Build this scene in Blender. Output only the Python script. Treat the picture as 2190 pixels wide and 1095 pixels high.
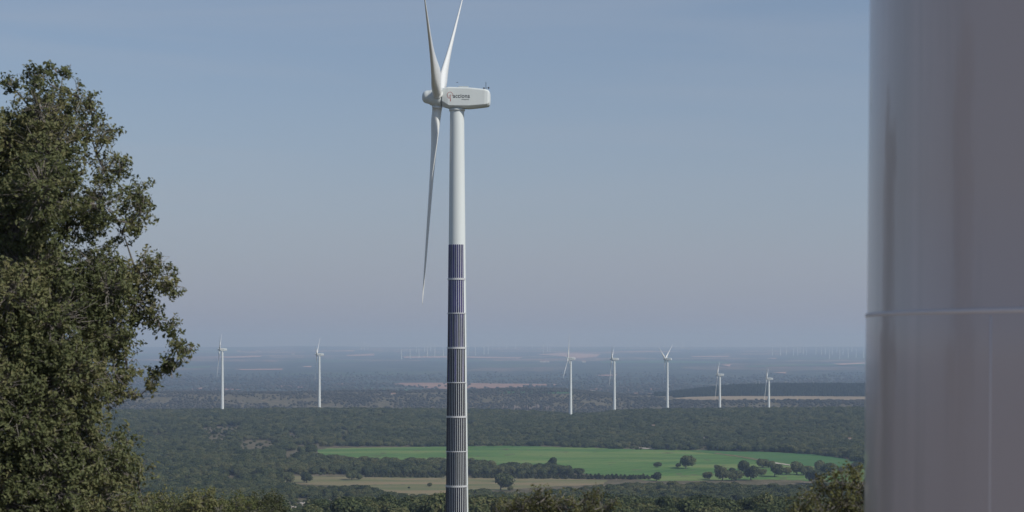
import bpy, math, random
import numpy as np
from mathutils import Vector, Matrix
R = math.radians
for o in list(bpy.data.objects): bpy.data.objects.remove(o)
SC = bpy.context.scene
COL = SC.collection

# ------------------------------------------------------------------ camera
W0, F0, HX, HY = 2190.0, 4258.0, 1095.0, 738.0      # photo width, focal length and eye level in photo pixels
cam_d = bpy.data.cameras.new("camera")
cam = bpy.data.objects.new("camera", cam_d); COL.objects.link(cam)
cam.location = (0, 0, 0); cam.rotation_euler = (R(90), 0, 0)
cam_d.lens = 36.0 * F0 / W0; cam_d.sensor_width = 36.0
cam_d.shift_y = (HY - 547.5) / W0
cam_d.clip_start = 0.1; cam_d.clip_end = 120000
cam_d.dof.use_dof = True; cam_d.dof.focus_distance = 250.0; cam_d.dof.aperture_fstop = 4.2
SC.camera = cam

# ------------------------------------------------------------------ sky and sun
SUN_EL, SUN_AZ = R(39), R(56)                        # azimuth: from straight behind the camera towards the right
sdir = Vector((math.sin(SUN_AZ) * math.cos(SUN_EL), -math.cos(SUN_AZ) * math.cos(SUN_EL), math.sin(SUN_EL)))
SUN_STRENGTH, SKY_STRENGTH, EXPOSURE = 3.4, 0.083, 0.0
world = bpy.data.worlds.new("World"); SC.world = world; world.use_nodes = True
nt = world.node_tree; nt.nodes.clear()
wo = nt.nodes.new("ShaderNodeOutputWorld"); bg = nt.nodes.new("ShaderNodeBackground")
sky = nt.nodes.new("ShaderNodeTexSky"); sky.sky_type = 'NISHITA'; sky.sun_disc = False
sky.sun_elevation = SUN_EL; sky.sun_rotation = math.atan2(sdir.x, sdir.y)
sky.altitude = 1000; sky.air_density = 1.0; sky.dust_density = 0.6; sky.ozone_density = 2.5
# thin veils of high cloud
wc = nt.nodes.new("ShaderNodeTexCoord"); wm = nt.nodes.new("ShaderNodeMapping"); wm.inputs["Scale"].default_value = (2.2, 2.2, 22)
wn = nt.nodes.new("ShaderNodeTexNoise"); wn.inputs["Scale"].default_value = 1.6; wn.inputs["Detail"].default_value = 5
wn.inputs["Distortion"].default_value = 0.6
wr = nt.nodes.new("ShaderNodeMapRange"); wr.inputs[1].default_value = .45; wr.inputs[2].default_value = .8; wr.inputs[3].default_value = 0; wr.inputs[4].default_value = .22
wx = nt.nodes.new("ShaderNodeMix"); wx.data_type = 'RGBA'; wx.inputs["B"].default_value = (6.2, 6.3, 6.5, 1)
nt.links.new(wc.outputs["Generated"], wm.inputs[0]); nt.links.new(wm.outputs[0], wn.inputs["Vector"])
nt.links.new(wn.outputs[0], wr.inputs[0]); nt.links.new(wr.outputs[0], wx.inputs["Factor"])
nt.links.new(sky.outputs[0], wx.inputs["A"])
# greyish-mauve dust layer that thickens towards the horizon all round
ws = nt.nodes.new("ShaderNodeSeparateXYZ"); nt.links.new(wc.outputs["Generated"], ws.inputs[0])
wa1 = nt.nodes.new("ShaderNodeMath"); wa1.operation = 'ABSOLUTE'; nt.links.new(ws.outputs[2], wa1.inputs[0])
wa2 = nt.nodes.new("ShaderNodeMath"); wa2.operation = 'MULTIPLY'; wa2.inputs[1].default_value = -1 / .13; nt.links.new(wa1.outputs[0], wa2.inputs[0])
wa3 = nt.nodes.new("ShaderNodeMath"); wa3.operation = 'EXPONENT'; nt.links.new(wa2.outputs[0], wa3.inputs[0])
wy = nt.nodes.new("ShaderNodeMix"); wy.data_type = 'RGBA'; wy.inputs["B"].default_value = (.280 / SKY_STRENGTH, .302 / SKY_STRENGTH, .396 / SKY_STRENGTH, 1)
nt.links.new(wa3.outputs[0], wy.inputs["Factor"]); nt.links.new(wx.outputs["Result"], wy.inputs["A"]); nt.links.new(wy.outputs["Result"], bg.inputs[0])
bg.inputs[1].default_value = SKY_STRENGTH; nt.links.new(bg.outputs[0], wo.inputs[0])
sun_d = bpy.data.lights.new("sun", 'SUN'); sun_d.energy = SUN_STRENGTH; sun_d.angle = R(0.5); sun_d.color = (1.0, 0.965, 0.91)
sun = bpy.data.objects.new("sun", sun_d); COL.objects.link(sun)
sun.rotation_euler = sdir.to_track_quat('Z', 'Y').to_euler(); sun.location = (60, -40, 60)
SC.view_settings.view_transform = 'Standard'; SC.view_settings.look = 'None'
SC.view_settings.exposure = EXPOSURE; SC.view_settings.gamma = 1; SC.view_settings.use_curve_mapping = False
SC.cycles.max_bounces = 6; SC.cycles.volume_bounces = 1; SC.cycles.transparent_max_bounces = 8
SC.cycles.use_denoising = True; SC.cycles.sample_clamp_indirect = 4

# ------------------------------------------------------------------ helpers
def tag(o, label=None, cat=None, group=None, kind=None):
    if label: o['label'] = label
    if cat: o['category'] = cat
    if group: o['group'] = group
    if kind: o['kind'] = kind
    return o
def empty(name, loc=(0, 0, 0), rz=0):
    o = bpy.data.objects.new(name, None); COL.objects.link(o); o.location = loc; o.rotation_euler = (0, 0, rz)
    o.empty_display_size = .5
    return o
def add(name, me, parent=None, m=None, mat=None):
    o = bpy.data.objects.new(name, me); COL.objects.link(o)
    if mat is not None and len(me.materials) == 0: me.materials.append(mat)
    if parent: o.parent = parent
    if m is not None: o.matrix_local = m
    return o
def np_mesh(name, v, f, smooth=False, mat=None):
    """v (n,3); f: array (m,k) or list of arrays with different k"""
    v = np.asarray(v, dtype=np.float32)
    fs = [np.asarray(a, dtype=np.int32) for a in (f if isinstance(f, list) else [f]) if len(a)]
    me = bpy.data.meshes.new(name)
    me.vertices.add(len(v)); me.vertices.foreach_set('co', v.ravel())
    nl = sum(a.size for a in fs); npoly = sum(len(a) for a in fs)
    me.loops.add(nl); me.polygons.add(npoly)
    me.loops.foreach_set('vertex_index', np.concatenate([a.ravel() for a in fs]))
    tot = np.concatenate([np.full(len(a), a.shape[1], dtype=np.int32) for a in fs])
    st = np.concatenate([[0], np.cumsum(tot)[:-1]]).astype(np.int32)
    me.polygons.foreach_set('loop_start', st)
    me.polygons.foreach_set('use_smooth', np.full(npoly, smooth))
    me.update(calc_edges=True); me.validate()
    if mat is not None: me.materials.append(mat)
    return me
def attr(me, name, vals):
    a = me.attributes.new(name, 'FLOAT', 'POINT'); a.data.foreach_set('value', np.asarray(vals, dtype=np.float32))
def join(parts):
    vs, fq, ft, n = [], [], [], 0
    for v, f in parts:
        v = np.asarray(v, float); vs.append(v)
        for a in (f if isinstance(f, list) else [f]):
            a = np.asarray(a)
            if len(a): (ft if a.shape[1] == 3 else fq).append(a + n)
        n += len(v)
    return np.concatenate(vs), ([np.concatenate(fq)] if fq else []) + ([np.concatenate(ft)] if ft else [])
def grid_faces(nr, nc, wrap=False):
    i = np.arange(nr - 1)[:, None]; j = np.arange(nc if wrap else nc - 1)[None, :]
    j2 = (j + 1) % nc
    return np.stack([i * nc + j, i * nc + j2, (i + 1) * nc + j2, (i + 1) * nc + j], -1).reshape(-1, 4)
def loft(rings, cap0=True, cap1=True):
    rings = [np.asarray(r, float) for r in rings]; n = len(rings[0])
    v = np.concatenate(rings); f = [grid_faces(len(rings), n, True)]
    t = []
    for on, k, rev in ((cap0, 0, False), (cap1, len(rings) - 1, True)):
        if on:
            v = np.concatenate([v, rings[k].mean(0)[None]]); c = len(v) - 1
            for j in range(n):
                a, b = k * n + j, k * n + (j + 1) % n
                t.append((c, a, b) if rev else (c, b, a))
    if t: f.append(np.array(t))
    return v, f
def ring(r, z, n=48, cx=0, cy=0):
    a = np.linspace(0, 2 * np.pi, n, endpoint=False)
    return np.stack([cx + r * np.cos(a), cy + r * np.sin(a), np.full(n, z)], 1)
def lathe(prof, n=48, cap=True): return loft([ring(r, z, n) for r, z in prof], cap, cap)
def box(x0, x1, y0, y1, z0, z1):
    v = [(x, y, z) for z in (z0, z1) for x, y in ((x0, y0), (x1, y0), (x1, y1), (x0, y1))]
    return np.array(v, float), np.array([(3, 2, 1, 0), (4, 5, 6, 7), (0, 1, 5, 4), (1, 2, 6, 5), (2, 3, 7, 6), (3, 0, 4, 7)])
def tube(p, r, n=6):
    p = np.asarray(p, float); r = np.broadcast_to(np.asarray(r, float), (len(p),)); out = []
    up = np.array([.31, .17, .93])
    for i in range(len(p)):
        d = p[min(i + 1, len(p) - 1)] - p[max(i - 1, 0)]; d /= (np.linalg.norm(d) + 1e-9)
        a = np.cross(d, up); a /= (np.linalg.norm(a) + 1e-9); b = np.cross(d, a)
        t = np.linspace(0, 2 * np.pi, n, endpoint=False)[:, None]
        out.append(p[i] + r[i] * (np.cos(t) * a + np.sin(t) * b))
    return loft(out)
def at(px, py, Y): return ((px - HX) / F0 * Y, Y, (HY - py) / F0 * Y)
def hash2(ix, iy, s):
    h = np.sin(ix * 127.1 + iy * 311.7 + s * 74.7) * 43758.5453
    return h - np.floor(h)
def vnoise(x, y, s=0):
    x = np.asarray(x, float); y = np.asarray(y, float)
    ix, iy = np.floor(x), np.floor(y); fx, fy = x - ix, y - iy
    fx = fx * fx * (3 - 2 * fx); fy = fy * fy * (3 - 2 * fy)
    a, b, c, d = hash2(ix, iy, s), hash2(ix + 1, iy, s), hash2(ix, iy + 1, s), hash2(ix + 1, iy + 1, s)
    return (a * (1 - fx) + b * fx) * (1 - fy) + (c * (1 - fx) + d * fx) * fy - .5
def inpoly(x, y, poly):
    x = np.asarray(x, float); y = np.asarray(y, float); r = np.zeros(x.shape, bool); n = len(poly)
    for i in range(n):
        x0, y0 = poly[i]; x1, y1 = poly[(i + 1) % n]
        if y0 == y1: continue
        r ^= ((y0 > y) != (y1 > y)) & (x < (x1 - x0) * (y - y0) / (y1 - y0) + x0)
    return r

# ------------------------------------------------------------------ materials
def new_mat(name):
    m = bpy.data.materials.new(name); m.use_nodes = True; nt = m.node_tree
    return m, nt, nt.nodes["Principled BSDF"]
def N(nt, t, **kw):
    n = nt.nodes.new(t)
    for k, v in kw.items():
        if k in n.inputs: n.inputs[k].default_value = v
        else: setattr(n, k, v)
    return n
def ramp(nt, fac, stops):
    r = nt.nodes.new("ShaderNodeValToRGB"); e = r.color_ramp.elements
    while len(e) < len(stops): e.new(.5)
    for i, (p, c) in enumerate(stops): e[i].position = p; e[i].color = (*c, 1)
    nt.links.new(fac, r.inputs[0]); return r.outputs[0]
def mixc(nt, fac, a, b, mode='MIX'):
    m = nt.nodes.new("ShaderNodeMix"); m.data_type = 'RGBA'; m.blend_type = mode
    for key, v in (("Factor", fac), ("A", a), ("B", b)):
        if hasattr(v, 'is_output'): nt.links.new(v, m.inputs[key])
        else: m.inputs[key].default_value = v if key == "Factor" else (*v, 1)
    return m.outputs["Result"]
def math_n(nt, op, a, b=0.0, clamp=False):
    m = nt.nodes.new("ShaderNodeMath"); m.operation = op; m.use_clamp = clamp
    for i, v in enumerate((a, b)):
        if hasattr(v, 'is_output'): nt.links.new(v, m.inputs[i])
        else: m.inputs[i].default_value = v
    return m.outputs[0]
def noise(nt, vec, scale, detail=4, rough=.55, dist=0.):
    n = N(nt, "ShaderNodeTexNoise", Scale=scale, Detail=detail, Roughness=rough, Distortion=dist)
    if vec is not None: nt.links.new(vec, n.inputs["Vector"])
    return n.outputs[0]
def mapped(nt, src, scale):
    mp = nt.nodes.new("ShaderNodeMapping"); mp.inputs["Scale"].default_value = scale
    nt.links.new(src, mp.inputs[0]); return mp.outputs[0]

def paint(name, col, rough=.35, dirt=(.55, .55, .52), amount=.35, coat=0.0, streak=(.9, .9, .06)):
    m, nt, p = new_mat(name)
    tc = nt.nodes.new("ShaderNodeTexCoord")
    a = noise(nt, mapped(nt, tc.outputs["Object"], streak), 1.3, 6, .6, .3)
    b = noise(nt, tc.outputs["Object"], .35, 3)
    f = math_n(nt, 'MULTIPLY', ramp(nt, a, [(.48, (0, 0, 0)), (.75, (1, 1, 1))]), amount)
    c = mixc(nt, f, col, dirt)
    c = mixc(nt, math_n(nt, 'MULTIPLY', b, .12), c, tuple(x * .8 for x in col))
    nt.links.new(c, p.inputs["Base Color"]); p.inputs["Roughness"].default_value = rough
    p.inputs["Coat Weight"].default_value = coat; p.inputs["Coat Roughness"].default_value = .05
    return m
def plain(name, col, rough=.6, metal=0.):
    m, nt, p = new_mat(name)
    tc = nt.nodes.new("ShaderNodeTexCoord")
    c = mixc(nt, math_n(nt, 'MULTIPLY', noise(nt, tc.outputs["Object"], 3, 4), .5), col, tuple(x * .6 for x in col))
    nt.links.new(c, p.inputs["Base Color"]); p.inputs["Roughness"].default_value = rough; p.inputs["Metallic"].default_value = metal
    return m
def leaf_mat(name, cols, rough=.55, spec=.3, pscale=.5, wide=0.):
    """cols: 4 colours from dark to light; 'tint' is a per-leaf random number"""
    m, nt, p = new_mat(name)
    at_ = nt.nodes.new("ShaderNodeAttribute"); at_.attribute_name = "tint"
    tc = nt.nodes.new("ShaderNodeTexCoord"); oi = nt.nodes.new("ShaderNodeObjectInfo")
    n = noise(nt, tc.outputs["Object"], pscale, 3)
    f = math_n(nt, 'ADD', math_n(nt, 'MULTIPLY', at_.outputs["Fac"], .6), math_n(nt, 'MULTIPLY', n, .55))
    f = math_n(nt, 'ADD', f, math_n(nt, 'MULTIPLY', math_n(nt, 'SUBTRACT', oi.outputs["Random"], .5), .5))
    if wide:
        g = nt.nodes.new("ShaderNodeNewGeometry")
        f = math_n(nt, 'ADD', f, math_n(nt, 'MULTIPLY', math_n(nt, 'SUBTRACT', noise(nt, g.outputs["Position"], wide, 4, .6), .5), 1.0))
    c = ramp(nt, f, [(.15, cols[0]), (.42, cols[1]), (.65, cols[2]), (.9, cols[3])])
    nt.links.new(c, p.inputs["Base Color"]); p.inputs["Roughness"].default_value = rough
    p.inputs["Specular IOR Level"].default_value = spec
    tr = nt.nodes.new("ShaderNodeBsdfTranslucent"); nt.links.new(c, tr.inputs[0])
    mx = nt.nodes.new("ShaderNodeMixShader"); mx.inputs[0].default_value = .30
    nt.links.new(p.outputs[0], mx.inputs[1]); nt.links.new(tr.outputs[0], mx.inputs[2])
    nt.links.new(mx.outputs[0], nt.nodes["Material Output"].inputs[0])
    return m

M_white = paint("white_turbine_paint", (.69, .73, .71), .38, (.55, .56, .52), .22)
M_blade = paint("blade_gelcoat", (.78, .79, .76), .35, (.5, .5, .46), .2, 0, (.9, .9, .15))
M_dark = plain("dark_metal", (.045, .045, .05), .5, .3)
M_ink = plain("logo_ink_black", (.02, .022, .03), .5)
M_red = plain("logo_ink_red", (.42, .09, .07), .5)
M_grey = plain("grey_band_metal", (.62, .63, .63), .45, .1)
# dark photovoltaic film: nearly black with a blue sheen of its cells
M_pv, nt_, p_ = new_mat("photovoltaic_film")
tc_ = nt_.nodes.new("ShaderNodeTexCoord")
cc_ = ramp(nt_, noise(nt_, mapped(nt_, tc_.outputs["Object"], (1, 1, .25)), .8, 3), [(.3, (.007, .006, .009)), (.7, (.020, .014, .030))])
nt_.links.new(cc_, p_.inputs["Base Color"]); p_.inputs["Roughness"].default_value = .38
p_.inputs["Specular IOR Level"].default_value = .10; p_.inputs["Specular Tint"].default_value = (.45, .4, 1, 1)
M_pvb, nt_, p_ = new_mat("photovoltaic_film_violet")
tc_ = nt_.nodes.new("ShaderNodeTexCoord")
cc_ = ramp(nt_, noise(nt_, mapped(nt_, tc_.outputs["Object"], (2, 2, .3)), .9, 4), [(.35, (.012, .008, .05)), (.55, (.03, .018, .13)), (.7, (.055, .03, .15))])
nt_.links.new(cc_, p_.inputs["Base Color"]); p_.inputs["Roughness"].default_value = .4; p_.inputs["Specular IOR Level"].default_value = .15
M_bark = plain("oak_bark", (.13, .115, .10), .9)
M_twig = plain("oak_twigs", (.24, .215, .19), .85)
M_rock = plain("limestone", (.42, .38, .32), .9)
M_cliff = plain("weathered_cliff", (.15, .125, .105), .95)
M_wall = plain("whitewashed_wall", (.62, .58, .52), .8)
M_roof = plain("clay_roof", (.33, .19, .13), .85)
M_leaf_near = leaf_mat("oak_leaves_near", [(.034, .043, .020), (.094, .110, .046), (.158, .172, .076), (.215, .198, .095)], .6, .22, .7, .9)
M_leaf_bush = leaf_mat("bush_leaves", [(.07, .074, .030), (.16, .162, .060), (.235, .225, .090), (.32, .27, .14)], .6, .25, .8)
M_leaf_olive = leaf_mat("oak_leaves_olive", [(.05, .06, .022), (.105, .125, .042), (.16, .178, .066), (.21, .20, .085)], .6, .25, .8)
M_leaf_mid = leaf_mat("oak_leaves_mid", [(.020, .026, .012), (.045, .056, .022), (.075, .085, .030), (.105, .105, .042)], .6, .25, .25)
M_leaf_far = leaf_mat("oak_leaves_far", [(.036, .050, .024), (.076, .100, .044), (.122, .142, .058), (.175, .17, .075)], .7, .15, .12, 1 / 70)
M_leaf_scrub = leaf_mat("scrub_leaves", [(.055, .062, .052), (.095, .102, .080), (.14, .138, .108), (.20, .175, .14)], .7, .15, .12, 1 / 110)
M_leaf_pine = leaf_mat("pine_needles", [(.018, .030, .020), (.032, .048, .03), (.05, .07, .04), (.075, .09, .05)], .7, .15, .12)

# ------------------------------------------------------------------ terrain
KD = [0, 6, 12, 20, 28, 45, 90, 200, 367, 600, 900, 1150, 1350, 1420, 1950, 2050, 2350, 2650, 2780, 3100, 3400, 4000, 5200, 8000, 11000, 15000, 20000, 26000, 30000, 60000]
KZ = [-1.7, -1.9, -2.6, -3.5, -4.6, -7.5, -13, -22, -34.5, -52, -76, -90, -96.6, -97, -97, -96.3, -93.2, -91, -95, -123, -128, -129, -130, -126, -110, -92, -62, -24, -34, -60]
def smooth(a, b, x):
    t = np.clip((x - a) / (b - a), 0, 1); return t * t * (3 - 2 * t)
def bump(x, c, w): return np.exp(-((x - c) / w) ** 2)
def height(x, y):
    x = np.asarray(x, float); y = np.asarray(y, float)
    D = np.sqrt(x * x + y * y); Y = y
    z = np.interp(D, KD, KZ)
    u = HX + F0 * x / np.maximum(Y, D * .15 + .01)         # bearing, in photo columns, so that hills sit where they stand
    # hills beyond the wooded ridge, to the left
    hl = 30 * smooth(3250, 4050, D) * (1 - smooth(4150, 4900, D)) * (1 - smooth(1000, 1420, u))
    hc = 19 * smooth(3250, 4000, D) * (1 - smooth(4150, 4900, D)) * smooth(950, 1250, u) * (1 - smooth(1350, 1560, u))
    hr = (27 * smooth(3150, 3500, D) + 10.5 * smooth(4000, 4400, D) * smooth(1400, 1680, u)) * (1 - smooth(4500, 5100, D)) * smooth(1330, 1560, u)
    z = z + hl + hc + hr
    z = z - 9 * smooth(2250, 2700, D) * (1 - smooth(2800, 3200, D)) * bump(u, 1230, 90) * .6
    z = z + 2.2 * smooth(2250, 2700, D) * (1 - smooth(2800, 3200, D)) * smooth(1380, 1560, u)
    z = z + 11 * smooth(22000, 26000, D) * (bump(u, 660, 90) + .45 * bump(u, 1120, 120) - .3 * bump(u, 1500, 200) + .3 * bump(u, 1800, 130))
    # rolling relief
    rough = smooth(200, 900, D) * (1 - smooth(1250, 1380, D)) + smooth(2000, 2300, D)
    rough = rough * (1 - .6 * smooth(900, 1050, u) * smooth(3100, 3500, D) * (1 - smooth(5200, 5600, D)))
    rough = rough * (1 - .88 * smooth(1400, 1500, u) * smooth(3200, 3500, D))
    z = z + rough * (3.0 * vnoise(x / 260, y / 260, 1) + 1.3 * vnoise(x / 90, y / 90, 2)) * (1 + .6 * smooth(3000, 4000, D))
    z = z + smooth(6000, 12000, D) * 10 * vnoise(x / 2600, y / 1700, 3)
    z = z + .25 * smooth(3, 30, D) * vnoise(x / 5, y / 5, 4) + smooth(60, 300, D) * .8 * vnoise(x / 40, y / 40, 5)
    return z
def ground_at(px, py, d0=60, d1=24000, n=1600):
    """the point of the ground that lies on the sight line through a photo pixel (first hit)"""
    Y = np.geomspace(d0, d1, n); X = (px - HX) / F0 * Y
    s = (HY - py) / F0 * Y - height(X, Y)
    k = np.argmax(s < 0)
    if not (s < 0).any(): k = n - 1
    k = max(k, 1); a, b = s[k - 1], s[k]; t = a / (a - b) if a != b else 0
    return float(Y[k - 1] + t * (Y[k] - Y[k - 1]))
th_f = np.linspace(-R(19), R(19), 620)
th_c = np.linspace(R(19), 2 * np.pi - R(19), 90)[1:-1]
TH = np.concatenate([th_f, th_c]); RR = np.concatenate([[.3], np.geomspace(1, 1300, 330), np.geomspace(1300, 5200, 430)[1:], np.geomspace(5200, 29500, 240)[1:]])
gx = RR[:, None] * np.sin(TH)[None]; gy = RR[:, None] * np.cos(TH)[None]
gz = height(gx, gy)
gv = np.stack([gx, gy, gz], -1).reshape(-1, 3); gf = grid_faces(len(RR), len(TH), True)
cv = np.array([[0, 0, float(height(0., .001))]]); nT = len(TH)
gt = np.array([[len(gv), j, (j + 1) % nT] for j in range(nT)])
gf = gf[:, ::-1]
gt = gt[:, ::-1]

def ground_material():
    m, nt, p = new_mat("dry_ground")
    g = nt.nodes.new("ShaderNodeNewGeometry"); pos = g.outputs["Position"]
    ln = nt.nodes.new("ShaderNodeVectorMath"); ln.operation = 'LENGTH'; nt.links.new(pos, ln.inputs[0]); D = ln.outputs["Value"]
    flat = mapped(nt, pos, (1, 1, 0))
    soil = ramp(nt, noise(nt, flat, .08, 6, .65), [(.3, (.08, .07, .045)), (.46, (.14, .11, .075)), (.56, (.22, .165, .12)), (.70, (.36, .28, .215))])
    near = mixc(nt, ramp(nt, noise(nt, flat, .9, 5, .7), [(.42, (0, 0, 0)), (.6, (1, 1, 1))]), soil, (.075, .085, .035))
    # far country: patchwork of dark scrub, bare reddish soil, green crops
    sc_ = mapped(nt, pos, (1 / 620, 1 / 900, 0))
    dn = nt.nodes.new("ShaderNodeVectorMath"); dn.operation = 'ADD'
    nn = N(nt, "ShaderNodeTexNoise", Scale=2.2, Detail=5); nt.links.new(sc_, nn.inputs["Vector"])
    sb = nt.nodes.new("ShaderNodeVectorMath"); sb.operation = 'MULTIPLY'; sb.inputs[1].default_value = (1.1, 1.1, 0)
    nt.links.new(nn.outputs["Color"], sb.inputs[0]); nt.links.new(sc_, dn.inputs[0]); nt.links.new(sb.outputs[0], dn.inputs[1])
    vo = N(nt, "ShaderNodeTexVoronoi", Scale=1.0); nt.links.new(dn.outputs[0], vo.inputs["Vector"])
    sp = nt.nodes.new("ShaderNodeSeparateColor"); nt.links.new(vo.outputs["Color"], sp.inputs[0])
    scrub = ramp(nt, noise(nt, mapped(nt, pos, (1, .8, 0)), 1 / 260, 9, .72), [(.36, (.028, .042, .038)), (.5, (.05, .066, .052)), (.6, (.085, .092, .066)), (.72, (.20, .145, .105))])
    brk = ramp(nt, noise(nt, flat, 1 / 130, 6, .7), [(.44, (0, 0, 0)), (.56, (1, 1, 1))])
    bare = math_n(nt, 'MULTIPLY', math_n(nt, 'GREATER_THAN', sp.outputs[0], .80), brk)
    crop = math_n(nt, 'MULTIPLY', math_n(nt, 'GREATER_THAN', sp.outputs[1], .87), .8)
    # more open ground the farther out
    fo = math_n(nt, 'MULTIPLY', math_n(nt, 'MULTIPLY', math_n(nt, 'SUBTRACT', D, 9000), 1 / 8000, True), .75)
    fo = math_n(nt, 'ADD', fo, .35)
    far = mixc(nt, math_n(nt, 'MULTIPLY', crop, fo), scrub, (.075, .13, .05))
    far = mixc(nt, math_n(nt, 'MULTIPLY', bare, fo), far, (.42, .25, .18))
    fz = math_n(nt, 'MULTIPLY', math_n(nt, 'SUBTRACT', D, 4600), 1 / 500, True)
    c = mixc(nt, fz, near, far)
    nt.links.new(c, p.inputs["Base Color"]); p.inputs["Roughness"].default_value = .95; p.inputs["Specular IOR Level"].default_value = .1
    b = nt.nodes.new("ShaderNodeBump"); b.inputs["Strength"].default_value = .5; b.inputs["Distance"].default_value = .1
    nt.links.new(noise(nt, pos, 2.5, 6, .7), b.inputs["Height"]); nt.links.new(b.outputs[0], p.inputs["Normal"])
    return m
me = np_mesh("ground", np.concatenate([gv, cv]), [gf, gt], True, ground_material())
ground = tag(add("ground", me), kind='structure')

# ------------------------------------------------------------------ fields draped on the ground
def field_mat(name, c1, c2, c3, stripe=0.0, sc=1 / 45, ang=0.0):
    m, nt, p = new_mat(name)
    g = nt.nodes.new("ShaderNodeNewGeometry"); pos = g.outputs["Position"]
    mp = nt.nodes.new("ShaderNodeMapping"); mp.inputs["Scale"].default_value = (.28, 1, 0); mp.inputs["Rotation"].default_value = (0, 0, ang)
    nt.links.new(pos, mp.inputs[0])
    a = noise(nt, mp.outputs[0], sc, 5, .6, .4)
    fine = noise(nt, mapped(nt, pos, (1, 1, 0)), .35, 4, .7)
    f = math_n(nt, 'ADD', math_n(nt, 'MULTIPLY', a, .75), math_n(nt, 'MULTIPLY', fine, .25))
    c = ramp(nt, f, [(.40, c1), (.5, c2), (.60, c3)])
    w = N(nt, 'ShaderNodeTexWave', Scale=stripe or .02, Distortion=1.5, Detail=2.0); nt.links.new(mp.outputs[0], w.inputs['Vector'])
    if stripe: c = mixc(nt, math_n(nt, 'MULTIPLY', w.outputs['Fac'], .22), c, c3)
    nt.links.new(c, p.inputs["Base Color"]); p.inputs["Roughness"].default_value = .9; p.inputs["Specular IOR Level"].default_value = .1
    return m
def drape(name, poly, mat, lift=.12, label=None, step=(2.0, 6.0)):
    """poly: outline in photo pixels on the ground; becomes a sheet in ground coordinates that follows the relief"""
    P = []
    n = len(poly)
    for i in range(n):
        a, b = poly[i], poly[(i + 1) % n]
        k = max(1, int(max(abs(b[0] - a[0]) / 6, abs(b[1] - a[1]) / 1.5)))
        for t in range(k):
            q = (a[0] + (b[0] - a[0]) * t / k, a[1] + (b[1] - a[1]) * t / k)
            Y = ground_at(q[0], q[1]); Y *= 1 + .004 * float(vnoise(q[0] / 9, q[1] * 3, 77)); P.append(((q[0] - HX + 4 * float(vnoise(q[0] / 5, q[1] * 2, 78))) / F0 * Y, Y))
    P = np.array(P)
    import bmesh
    bm = bmesh.new()
    vs = [bm.verts.new((x, y, 0)) for x, y in P]
    bm.faces.new(vs); bmesh.ops.triangulate(bm, faces=bm.faces[:])
    x0, x1, y0, y1 = P[:, 0].min(), P[:, 0].max(), P[:, 1].min(), P[:, 1].max()
    for v0, v1, ax in ((x0, x1, 0), (y0, y1, 1)):
        nn_ = int(min(60, max(2, (v1 - v0) / 14)))
        for t in np.linspace(v0, v1, nn_ + 1)[1:-1]:
            no = (1, 0, 0) if ax == 0 else (0, 1, 0); co = (t, 0, 0) if ax == 0 else (0, t, 0)
            bmesh.ops.bisect_plane(bm, geom=bm.verts[:] + bm.edges[:] + bm.faces[:], plane_co=co, plane_no=no)
    co = np.array([v.co[:] for v in bm.verts]); z = height(co[:, 0], co[:, 1]) + lift
    for v, zz in zip(bm.verts, z): v.co.z = zz
    bmesh.ops.recalc_face_normals(bm, faces=bm.faces[:])
    for f in bm.faces:
        f.smooth = True
        if f.normal.z < 0: f.normal_flip()
    me = bpy.data.meshes.new(name); bm.to_mesh(me); bm.free(); me.materials.append(mat)
    return tag(add(name, me), kind='structure')
G_FIELD = [(676, 963), (700, 959), (800, 957), (960, 955), (1080, 953.5), (1250, 957), (1360, 961), (1500, 963), (1580, 965), (1660, 967), (1740, 972), (1800, 979), (1826, 985),
           (1850, 993), (1900, 1010), (1900, 1031), (1760, 1031), (1700, 1027), (1640, 1026), (1500, 1028), (1395, 1029), (1300, 1020), (1256, 1014), (1180, 1001), (1100, 997), (1000, 992), (900, 989), (760, 985), (690, 980)]
B_FIELD = [(590, 1021), (600, 1018), (640, 1019), (770, 1020.5), (960, 1021.5), (1200, 1023.5), (1300, 1027), (1290, 1036), (1200, 1040), (1130, 1044), (1040, 1052), (930, 1059), (850, 1060), (800, 1048), (740, 1040), (650, 1036), (600, 1031)]
T_FIELD = [(1438, 853), (1470, 849.5), (1540, 847.5), (1700, 847), (1860, 849.5), (1960, 852), (1960, 858), (1800, 857), (1640, 856.5), (1500, 856)]
m_green = field_mat("green_crop", (.060, .145, .038), (.098, .195, .048), (.185, .235, .078), stripe=.09, sc=1 / 42, ang=.12)
m_dgreen = field_mat("deep_green_crop", (.045, .130, .045), (.062, .155, .050), (.09, .17, .055), stripe=.07, sc=1 / 50, ang=-.1)
m_stub = field_mat("stubble", (.125, .15, .062), (.20, .185, .092), (.275, .21, .12), sc=1 / 30)
m_red = field_mat("ploughed_red_soil", (.26, .145, .10), (.33, .195, .14), (.38, .24, .17), sc=1 / 90)
m_tan = field_mat("dry_stubble", (.26, .20, .13), (.32, .25, .165), (.36, .29, .19), sc=1 / 70)
m_track = field_mat("pale_track", (.46, .40, .33), (.55, .49, .41), (.6, .55, .47), sc=1 / 8)
m_fgreen = field_mat("far_crop", (.06, .13, .06), (.075, .155, .07), (.10, .17, .08), sc=1 / 120)
drape("green_field", G_FIELD, m_green, .10)
drape("green_field", [(1470, 965), (1500, 963.5), (1580, 965.5), (1660, 967.5), (1740, 972.5), (1800, 979.5), (1826, 985.5), (1850, 993.5), (1880, 1003), (1760, 1000), (1660, 988), (1600, 980), (1540, 972)], m_dgreen, .22)
drape("field_path", [(1528, 969), (1560, 973), (1600, 979), (1632, 984), (1630, 986.5), (1598, 981), (1558, 974.6), (1526, 970)], field_mat("worn_soil", (.15, .15, .07), (.19, .15, .08), (.26, .18, .11), sc=1 / 12), .34)
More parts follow.
